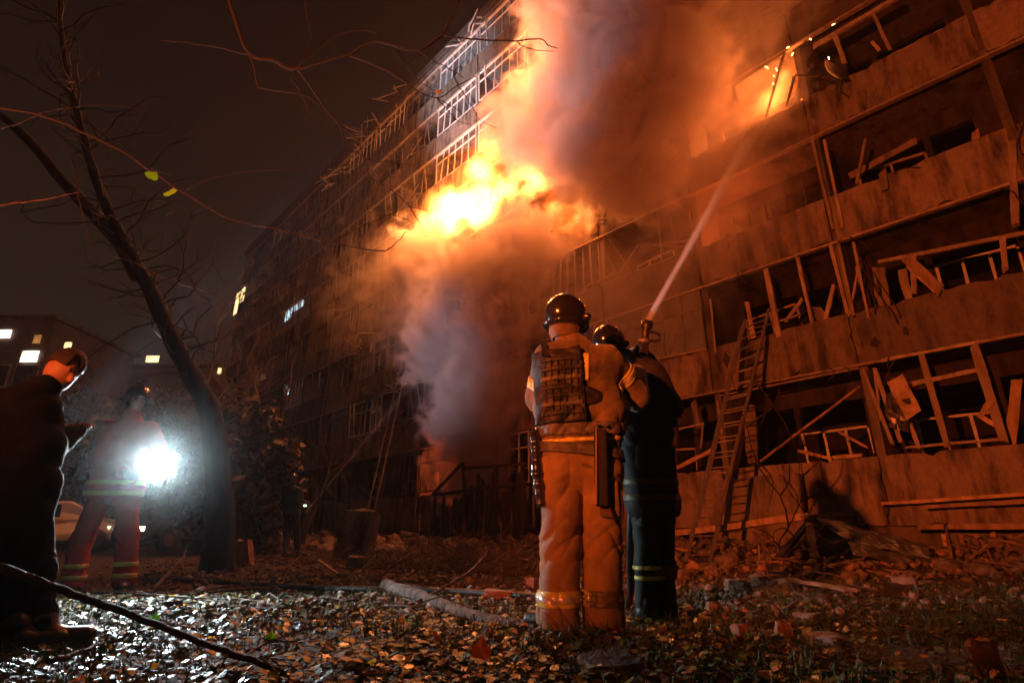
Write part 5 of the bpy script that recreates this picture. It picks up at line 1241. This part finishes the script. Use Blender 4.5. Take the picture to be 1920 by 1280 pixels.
def chunk_mesh(name, seed, m, s=(1, 1, 1), sub=2, rough=.28):
    bm = bmesh.new(); bmesh.ops.create_cube(bm, size=2); bmesh.ops.subdivide_edges(bm, edges=bm.edges[:], cuts=sub, use_grid_fill=True)
    for v in bm.verts:
        d = v.co.normalized(); v.co = v.co.lerp(d * 1.25, .25); n = mnoise.noise(v.co * 1.1 + Vector((seed, 0, 0))) + .5 * mnoise.noise(v.co * 2.7 + Vector((0, seed, 0))); v.co += d * n * rough; v.co = Vector((v.co.x * s[0], v.co.y * s[1], v.co.z * s[2]))
    me = bpy.data.meshes.new(name); bm.to_mesh(me); bm.free(); me.materials.append(m); return me
CH = [chunk_mesh('rubble_chunk', q * 3.3, M['rubble'], (1, random.uniform(.6, 1), random.uniform(.35, .7)), 2) for q in range(6)]
# fine rubble and splinters nobody could count
def debris(name, n, seed, region, smin_, smax, m, kindlab, flat=1.0, stick=False, zof=.02):
    r = np.random.default_rng(seed); V = []; Fc = []; b = 0
    cube = np.array([(x, y, z) for x in (-1, 1) for y in (-1, 1) for z in (-1, 1)], float); cf = np.array([(0, 1, 3, 2), (4, 6, 7, 5), (0, 4, 5, 1), (2, 3, 7, 6), (0, 2, 6, 4), (1, 5, 7, 3)])
    for _ in range(n):
        x, y = region(r); s = r.uniform(smin_, smax) * (1 if r.uniform() > .1 else 1.7)
        dims = np.array((s * r.uniform(4, 13), s * .5, s * .35)) if stick else np.array((s, s * r.uniform(.5, 1), s * r.uniform(.2, .7) * flat))
        q = cube * dims * (1 + r.uniform(-.25, .25, (8, 3))); a = r.uniform(0, 6.28); t = r.normal(0, .3 if stick else .5)
        Mx = np.array(Matrix.Rotation(a, 3, 'Z') @ Matrix.Rotation(t, 3, 'Y') @ Matrix.Rotation(r.normal(0, .5), 3, 'X'))
        V.append(q @ Mx.T + np.array((x, y, gz(x, y) + zof + s * .25 + (abs(math.sin(t)) * dims[0] * .6 if stick else 0)))); Fc.append(cf + b); b += 8
    return setp(link(name, mesh_from(name, np.concatenate(V), np.concatenate(Fc), m)), kindlab, kind='stuff')
def reg_heap(r):
    s = r.uniform(-2.5, 14); o = abs(r.normal(.8, 1.4)) + .1; p = F(s, 0, o); return p.x, p.y
def reg_yard(r):
    y = 4.0 + r.uniform() ** 1.2 * 8; x = r.uniform(-.45, .62) * y * 1.4 + r.normal(0, .4)
    while DIST - (x * N.x + y * N.y) < .2: y = 4 + r.uniform() * 5; x = r.uniform(-.4, .5) * y
    return x, y
def reg_left(r):
    s = r.uniform(12, 26); p = F(s, 0, r.uniform(.2, 4)); return p.x, p.y
debris('rubble', 4200, 1, reg_heap, .015, .075, M['rubble'], 'small broken concrete and plaster piled along the wall')
debris('brick_rubble', 900, 2, reg_heap, .02, .06, M['brick'], 'small broken brick among the rubble by the wall')
debris('splinters', 520, 3, reg_heap, .012, .035, M['wood'], 'splintered timber and laths along the wall', stick=True)
debris('yard_rubble', 1100, 4, reg_yard, .008, .028, M['rubble'], 'small rubble scattered over the yard')
debris('yard_splinters', 500, 6, reg_yard, .006, .014, M['twig'], 'twigs and splinters scattered over the yard', stick=True, zof=.01)
debris('yard_leaves', 3200, 8, reg_yard, .012, .032, M['lit_brown'], 'trodden brown leaves and scraps over the yard', flat=.25, zof=.0)
debris('left_rubble', 1200, 7, reg_left, .03, .14, M['rubble'], 'small rubble before the left wing')
# single chunks one can point to
def chunk(px, py, Y, sx, sz, label, m='rubble', seed=0, name='rubble_chunk', rot=None, cat='rubble', sy=None):
    p = W(px, py, Y) if Y else G(px, py); me = chunk_mesh(name, seed + px * .01, M[m], (sx * .8, sy or sx * .62, sz * .8), 3, .38); p.z = gz(p.x, p.y) + sz * .75
    o = link(name, me, None, p, rot or (R(random.uniform(-10, 10)), R(random.uniform(-10, 10)), R(random.uniform(0, 180)))); return setp(o, label, cat)
o = chunk(935, 1124, 0, .15, .045, 'rough orange-lit brick lying flat left of the tan firefighter', 'brick', name='brick', rot=(R(2), R(3), R(-6)), cat='brick', sy=.07)
chunk(1000, 1105, 0, .085, .07, 'rounded broken brick lump touching the tan firefighter\'s left shin', 'brick', 2)
chunk(928, 1162, 0, .03, .026, 'small pale stone on the ground just behind the fallen log', 'rubble', 3, 'stone', cat='stone')
chunk(873, 1150, 0, .05, .03, 'pale crumpled lump left of the small pale stone', 'rubble', 4)
chunk(583, 1145, 0, .05, .035, 'small pinkish block beside the thin twigs at centre left', 'rubble', 4)
chunk(664, 1085, 9.5, .16, .12, 'squat dark block below the leaning concrete slab', 'rubble', 5)
chunk(1425, 1100, 0, .11, .08, 'brown lump in front of the foot of the long ladder', 'brick', 6)
chunk(1470, 1196, 0, .045, .05, 'glowing orange brick piece standing in the dark grass at right', 'brick', 7)
chunk(1390, 1200, 0, .05, .045, 'orange brick piece left of the glowing one in the grass', 'brick', 8)
chunk(1515, 1165, 0, .09, .035, 'flat olive stone in the dark grass at right', 'rubble', 9, 'stone', cat='stone')
chunk(1545, 1200, 0, .11, .03, 'long low grey stone in the dark grass at lower right', 'rubble', 10, 'stone', cat='stone')
chunk(1320, 1165, 0, .055, .03, 'crumpled whitish lump right of the black boots', 'rubble', 11)
chunk(1852, 1262, 0, .05, .08, 'pinkish upright stone in the lower right corner', 'brick', 12)
chunk(1280, 1090, 0, .10, .07, 'grey rounded block behind the black-clad legs', 'rubble', 13)
chunk(455, 1055, 11, .2, .28, 'upright block right of the leaning trunk base', 'brick', 14)
chunk(1700, 1115, 0, .12, .10, 'dark angular lump at the right of the yard', 'rubble', 15)
chunk(1150, 1270, 0, .14, .03, 'flat dark slab fragment at the bottom edge', 'panel_dark', 16, 'slab_fragment', cat='slab')
for i, (px, py, lab) in enumerate(((1335, 1080, 'jagged chunk under the long ladder, left of its feet'), (1420, 1040, 'jagged chunk on the heap right of the long ladder'), (1500, 1035, 'pale chunk on the heap left of the fallen sheet'), (1590, 1052, 'chunk on the heap below the fallen sheet'),
        (1690, 1030, 'chunk at the right end of the fallen sheet'), (1800, 1050, 'chunk below the broken balustrade'), (1880, 1060, 'low chunk at the right edge'), (1370, 1065, 'squat chunk behind the foot of the long ladder'), (1460, 1085, 'tilted chunk in front of the bare shrub'), (1385, 1115, 'angular chunk in front of the heap, nearest the camera'))):
    chunk(px, py, None, random.uniform(.08, .15), random.uniform(.05, .11), lab, random.choice(('rubble', 'rubble', 'brick')), 20 + i)
# leaning slab left of centre
o = chunk_mesh('leaning_slab', 5.5, M['panel'], (.42, .12, .55), 3, .10); p = W(668, 1022, 12.5); p.z = .45
setp(link('leaning_slab', o, None, p, (R(-12), R(4), R(-20))), 'upright broken concrete slab at the foot of the far ladder', 'slab')
# fallen ground-floor wall panel behind the long ladder
me = panel_mesh(9, 1.9, 1.5, .12); p = F(*FA(1420, 985, .55), .55); p.z = .95
setp(link('concrete_slab', me, None, p, (R(14), R(1), math.atan2(U.y, U.x))), 'broad concrete panel leaning on the wall behind the long ladder', 'wall panel')
# planks, beams
def plank(pa, pb, w, t, label, m='wood', name='plank', up=(0, 0, 1)):
    a, b_ = Vector(pa), Vector(pb); o = MB().bar((0, 0, 0), b_ - a, w, t, up=up, jit=w * .06).build(name, M[m], None, loc=a); return setp(o, label, 'timber')
def FP(px, py, off): return F(*FA(px, py, off), off)
plank(FP(1262, 1000, .9), FP(1525, 966, .6), .16, .12, 'long beam lying along the wall foot behind the ladder')
plank(FP(1512, 968, 1.0), FP(1600, 962, .9), .14, .05, 'bright short board on top of the heap left of the fallen sheet')
plank(G(1640, 1052) + Vector((0, 0, .2)), G(1890, 1068) + Vector((0, 0, .14)), .12, .05, 'long bright plank lying at right below the balustrade')
plank(FP(1560, 1010, 2.0), FP(1680, 1042, 1.6), .07, .04, 'thin lath under the fallen sheet')
plank(G(1480, 1095) + Vector((0, 0, .05)), G(1600, 1120) + Vector((0, 0, .06)), .10, .03, 'board lying on the ground in front of the heap')
plank(G(1700, 1085) + Vector((0, 0, .05)), W(1752, 1142, 4.9), .07, .03, 'short stake tilted in the dark grass at right')
plank(G(1262, 1078) + Vector((0, 0, .05)), G(1352, 1072) + Vector((0, 0, .05)), .06, .03, 'lath on the ground right of the black-clad legs')
plank(W(1525, 970, 9.9), W(1445, 1062, 9.2), .12, .06, 'dark beam propped under the left end of the fallen sheet', 'char')
plank(W(1518, 985, 9.6), W(1530, 1055, 9.3), .13, .10, 'upright broken post under the fallen sheet')
for i, (a, b_, lab) in enumerate((((1420, 1058), (1500, 1078), 'splintered stick on the heap, lowest one'), ((1560, 1080), (1660, 1062), 'splintered stick left of the long bright plank'), ((1390, 1040), (1452, 1012), 'stick leaning on the heap beside the bare shrub'), ((1810, 1000), (1920, 1030), 'broken lath at the right edge below the balustrade'),
        ((1270, 1040), (1330, 1035), 'lath lying on the heap left of the ladder'), ((1225, 1020), (1290, 1032), 'lath half hidden by the black coat'))):
    plank(G(*a) + Vector((0, 0, .12)) if a[1] > 1035 else W(*a, 10), G(*b_) + Vector((0, 0, .2)) if b_[1] > 1035 else W(*b_, 10), .06, .03, lab, 'wood', 'broken_stick')
plank(W(291, 1100, 5.6), W(343, 1046, 5.9), .022, .018, 'bright yellow bent stick standing in the leaves at left', 'stickm' if 'stickm' in M else 'wood', 'stick')
plank(W(343, 1047, 5.9), W(351, 1022, 5.95), .018, .015, 'short bent tip of the bright yellow stick', 'wood', 'stick')
plank(W(490, 1100, 7), W(566, 1040, 7.3), .012, .01, 'thin slanting twig left of centre', 'wood', 'stick')
plank(W(477, 1102, 7), W(486, 1070, 7.1), .02, .01, 'short upright stick beside the slanting twig', 'wood', 'stick')
plank(W(598, 1050, 8), W(634, 1076, 7.6), .05, .02, 'small orange board in the dark brush', 'wood')
# sheets
setp(crumple('fallen_sheet', (W(1525, 965, 10.2), W(1740, 1020, 8.6), W(1745, 1050, 8.3), W(1580, 1005, 9.4)), M['metal'], None, .07, seed=2), 'long bent metal sheet fallen across the rubble heap', 'metal sheet')
setp(crumple('fallen_sheet', (W(1590, 1015, 9.2), W(1750, 1048, 8.2), W(1740, 1062, 8.0), W(1600, 1040, 8.9)), M['metal'], None, .05, seed=6), 'second narrower metal sheet tucked under the long one', 'metal sheet')
setp(crumple('torn_cloth', (W(1425, 1085, 5.6), W(1475, 1080, 5.7), W(1480, 1135, 5.4), W(1452, 1150, 5.2)), M['rubble'], None, .09, seed=12), 'crumpled torn cloth lying before the heap', 'cloth')
setp(crumple('torn_sheet', (W(1655, 1095, 5.2), W(1715, 1090, 5.3), W(1700, 1125, 5.0), W(1655, 1165, 4.8)), M['belt'], None, .06, seed=13), 'dark folded sheet in the black grass at right', 'sheet')
setp(crumple('grey_rag', (W(1690, 1195, 3.5), W(1740, 1205, 3.45), W(1735, 1235, 3.2), W(1715, 1235, 3.2)), M['rubble'], None, .04, seed=15), 'pale grey rag draped in the grass at lower right', 'rag')
# fallen log
lp = [G(722, 1112) + Vector((0, 0, .07)), G(780, 1128) + Vector((0, 0, .05)), G(850, 1155) + Vector((0, 0, .035)), G(920, 1177) + Vector((0, 0, .03)), G(1010, 1192) + Vector((0, 0, .03))]
o0 = lp[0].copy(); lg = empty('fallen_log', 'pale barkless log lying from centre to the firefighter\'s boot', 'log', o0)
P = smooth_pts([p - o0 for p in lp], 6, .003); n = len(P); MB().tube(P, [.056 * (1 - .28 * i / n) * (1 + .09 * math.sin(i * 2.1) + .05 * math.sin(i * 5.3)) for i in range(n)], 12).build('stem', M['log'], lg, True)
MB().tube([P[3], P[3] + Vector((.12, -.02, .03)), P[3] + Vector((.25, -.05, .02))], [.014, .01, .006], 6).build('branch_stub', M['log'], lg)
def gbranch(label, pts, r0, r1, m='twig', extra=(), name='fallen_branch'):
    o0 = pts[0].copy(); t = empty(name, label, 'branch', o0); P = smooth_pts([p - o0 for p in pts], 6, .004); n = len(P)
    MB().tube(P, list(np.linspace(r0, r1, n)), 7).build('stem', M[m], t, True)
    for e in extra: MB().tube(smooth_pts([Vector(q) - o0 for q in e], 4, .003), list(np.linspace(r1 * 1.4, .002, (len(e) - 1) * 4 + 1)), 5).build('twig', M[m], t)
    return t
gbranch('thick blurred branch rising at the lower left edge', [W(-40, 1050, 2.6), W(60, 1085, 2.7), W(150, 1118, 2.8), W(240, 1150, 2.85), W(340, 1190, 2.7), W(440, 1225, 2.5), W(530, 1262, 2.4), W(600, 1300, 2.3)], .021, .009, 'bark')
gbranch('thin curved branch arching up from the log towards the left leg', [W(748, 1143, 4.6), W(800, 1118, 4.7), W(850, 1090, 4.8), W(890, 1062, 4.85), W(913, 1035, 4.9), W(910, 1025, 4.9)], .012, .006, 'log')
gbranch('thin pale branch curving up left of the log', [W(690, 1117, 5.8), W(725, 1070, 6.0), W(765, 1040, 6.1), W(783, 1010, 6.2), W(788, 965, 6.3)], .013, .005, 'log', [[W(755, 1048, 6.1), W(810, 1040, 6.2), W(860, 1010, 6.3), W(873, 975, 6.4)]])
gbranch('short hooked root curling beside the weeds at centre left', [W(650, 1125, 4.5), W(672, 1126, 4.5), W(686, 1150, 4.4), W(680, 1172, 4.2)], .012, .006, 'log')
for i, (pts, lab) in enumerate((([(150, 1120), (250, 1124), (360, 1128), (470, 1135), (560, 1150), (640, 1160)], 'long thin branch lying across the left foreground'), ([(240, 1150), (330, 1148), (430, 1142), (520, 1155), (600, 1150), (650, 1165)], 'thin pale branch lying nearest the silvery leaves'),
        ([(360, 1115), (450, 1105), (540, 1112), (620, 1130), (700, 1125)], 'dark low branch arching behind the pale twigs'), ([(200, 1165), (260, 1155), (350, 1160), (420, 1146)], 'knotty twig left of the pale branches'), ([(420, 1275), (450, 1250), (500, 1225), (560, 1215)], 'dark twig among the silvery leaves at the bottom'),
        ([(90, 1265), (150, 1245), (190, 1220), (240, 1205)], 'dark twig at the bottom left corner'), ([(600, 1130), (690, 1138), (770, 1150), (860, 1148)], 'straight reddish branch leading to the log'))):
    P = [G(*q) + Vector((0, 0, random.uniform(.015, .05))) for q in pts]; m_ = P[len(P) // 2]
    gbranch(lab, P, .011, .004, random.choice(('twig', 'log')), [[m_, m_ + Vector((.18, .12, .05)), m_ + Vector((.35, .22, .03))], [P[1], P[1] + Vector((.12, -.14, .03)), P[1] + Vector((.25, -.2, .01))]])
# brush and weeds
def brush(loc, n, h, sp, seed, label, m='twig', name='bare_shrub', cat='shrub', r0=.008):
    r = random.Random(seed); t = empty(name, label, cat, loc); b = MB()
    for _ in range(n):
        a = r.uniform(0, 6.28); d = Vector((math.cos(a) * sp, math.sin(a) * sp * .5, 1)).normalized(); p = Vector((r.uniform(-sp, sp) * .4, r.uniform(-.2, .2), -.03)); pts = [p]; L = h * r.uniform(.5, 1.1)
        for i in range(6): d = (d + Vector((r.gauss(0, .25), r.gauss(0, .2), r.gauss(-.06, .14)))).normalized(); pts.append(pts[-1] + d * L / 6)
        b.tube(pts, list(np.linspace(r0, .0025, 7)), 4, False)
        for q in range(3):
            i = r.randint(2, 5); e = (d + Vector((r.gauss(0, .8), r.gauss(0, .5), r.gauss(0, .4)))).normalized(); b.tube([pts[i], pts[i] + e * L * .12, pts[i] + e * L * .25 + Vector((0, 0, .02))], [r0 * .5, r0 * .4, .002], 4, False)
    setp(b.build('stems', M[m], t), kind='stuff'); return t
for (px, Y, n, h, sp, lab) in ((830, 8.5, 60, .9, 1.6, 'tangled dry brush left of the tan firefighter'), (940, 7.5, 55, .8, 1.2, 'tangled dry brush right behind the tan firefighter'), (740, 9.5, 50, .8, 1.8, 'tangled brush in front of the far ladder'), (620, 11, 45, .8, 2.0, 'dark brush before the left wing'), (900, 10.5, 50, 1.1, 1.6, 'tall brush under the smoke column'),
        (500, 12, 40, .9, 2.0, 'dark brush by the slim trees')):
    x = (px - 960) / 1122 * Y; brush(Vector((x, Y, gz(x, Y))), n, h, sp, int(px), lab)
x, Y = (1470 - 960) / 1110 * 9.6, 9.6
sh = empty('bare_shrub', 'spiky bare sapling rising from the heap beside the long ladder', 'shrub', (x, Y, 0)); o0 = Vector((x, Y, 0)); b = MB()
for pts in ([(1465, 1065), (1462, 1020), (1480, 985), (1500, 940), (1505, 890), (1500, 850)], [(1480, 985), (1462, 930), (1420, 870), (1400, 800), (1370, 700)], [(1500, 940), (1540, 920), (1570, 915)], [(1465, 1030), (1440, 1000), (1405, 985)], [(1465, 1025), (1490, 1010), (1470, 990), (1450, 1000), (1455, 1030)],
            [(1462, 930), (1480, 900), (1478, 860)], [(1400, 800), (1440, 770), (1460, 740), (1462, 700)], [(1415, 860), (1450, 900), (1440, 960)], [(1505, 890), (1530, 870), (1545, 840)], [(1420, 720), (1470, 790), (1495, 850), (1500, 890)], [(1440, 745), (1430, 790), (1405, 800)]):
    P = smooth_pts([W(*q, Y) - o0 for q in pts], 4, .01); b.tube(P, list(np.linspace(.016, .004, len(P))), 5)
setp(b.build('stems', M['bark'], sh), kind='stuff')
for (px, py, sd, lab) in ((655, 1120, 1, 'tuft of yellow-green weeds beside the hooked root'), (700, 1105, 2, 'thin weed tuft behind the log end'), (1060, 1225, 3, 'weed tuft at the tan firefighter\'s heel')):
    p = G(px, py); brush(p, 14, .16, .5, sd, lab, 'grass', 'weed_tuft', 'weed', .004)
for (px, py, mt, sc_, rot, lab) in ((900, 1252, 'leaf_orange', 1.5, (70, 0, 10), 'large pale orange leaf standing upright at the bottom centre'), (1165, 1198, 'leaf_yellow', .8, (40, 10, 60), 'small yellow leaf beside the boots of the tan firefighter'), (752, 1183, 'leaf_yellow', .8, (50, 0, 20), 'bright yellow leaf lying below the log'),
        (815, 1222, 'leaf_orange', 1.0, (55, 0, 70), 'orange leaf beside a silvery one, lower centre'), (287, 1170, 'leaf_green', 1.0, (60, 0, 40), 'green leaf at lower left beyond the silvery leaves'), (920, 1198, 'leaf_yellow', .6, (60, 0, 0), 'small yellow leaf under the middle of the log'), (505, 1215, 'leaf_green', .9, (45, 0, 40), 'green leaf among the silvery litter')):
    p = G(px, py); p.z = gz(p.x, p.y) + .045
    o = link('fallen_leaf', leaf_mesh('fallen_leaf', [(x * sc_, y * sc_) for x, y in LP], M[mt], curl=1.2), None, p, tuple(R(a) for a in rot)); setp(o, lab, 'leaf')
# burnt wreck of a lean-to before the smoking doorway
bw = empty('burnt_shed', 'blackened collapsed lean-to in front of the red doorway', 'shed', F(15.2, 0, 1.6), math.atan2(U.y, U.x)); r = random.Random(9)
def sh_(px, py, off): 
    v = Vector(fl(px, py, off)); return v - Vector((15.2, 1.6, 0))
for a, b_ in (((812, 925), (868, 868)), ((868, 868), (872, 925)), ((812, 928), (985, 905)), ((872, 878), (985, 868)), ((870, 925), (870, 1000)), ((815, 930), (815, 1000)), ((930, 870), (932, 1000)), ((980, 868), (985, 1000))):
    p, q = sh_(*a, 2.0), sh_(*b_, 2.0); MB().bar((0, 0, 0), q - p, .09, .07, up=(0, 1, 0), jit=.01).build('charred_beam', M['char'], bw, loc=p)
for q in range(16):
    x = 872 + q * 7.2; p0, p1_ = sh_(x, 1005, 1.9), sh_(x + r.uniform(-4, 4), 878 + r.uniform(0, 60), 1.9)
    MB().bar((0, 0, 0), p1_ - p0, .13, .03, up=(0, 1, 0), jit=.008).build('charred_board', M['char'], bw, loc=p0)
for q in range(9):
    x = 816 + q * 6.5; p0, p1_ = sh_(x, 1005, 2.2), sh_(x + r.uniform(-4, 4), 935 + r.uniform(-5, 40), 2.2)
    MB().bar((0, 0, 0), p1_ - p0, .13, .03, up=(0, 1, 0), jit=.008).build('charred_board', M['char'], bw, loc=p0)
# ================================================================== HAZE
def haze_box():
    o = MB().box((10, 45, 16), (140, 110, 18)).build('haze', None)
    o.data.materials.clear()
    m = bpy.data.materials.new('haze_air'); m.use_nodes = True; nt = m.node_tree; nt.nodes.clear()
    out = nt.nodes.new('ShaderNodeOutputMaterial'); v = nt.nodes.new('ShaderNodeVolumePrincipled')
    v.inputs['Color'].default_value = (.85, .85, .9, 1); v.inputs['Density'].default_value = HAZE; v.inputs['Anisotropy'].default_value = .3
    nt.links.new(v.outputs[0], out.inputs['Volume']); o.data.materials.append(m); o['kind'] = 'stuff'
    o['label'] = 'thin smoky air hanging over the whole yard'
HAZE = 0.0009
haze_box()
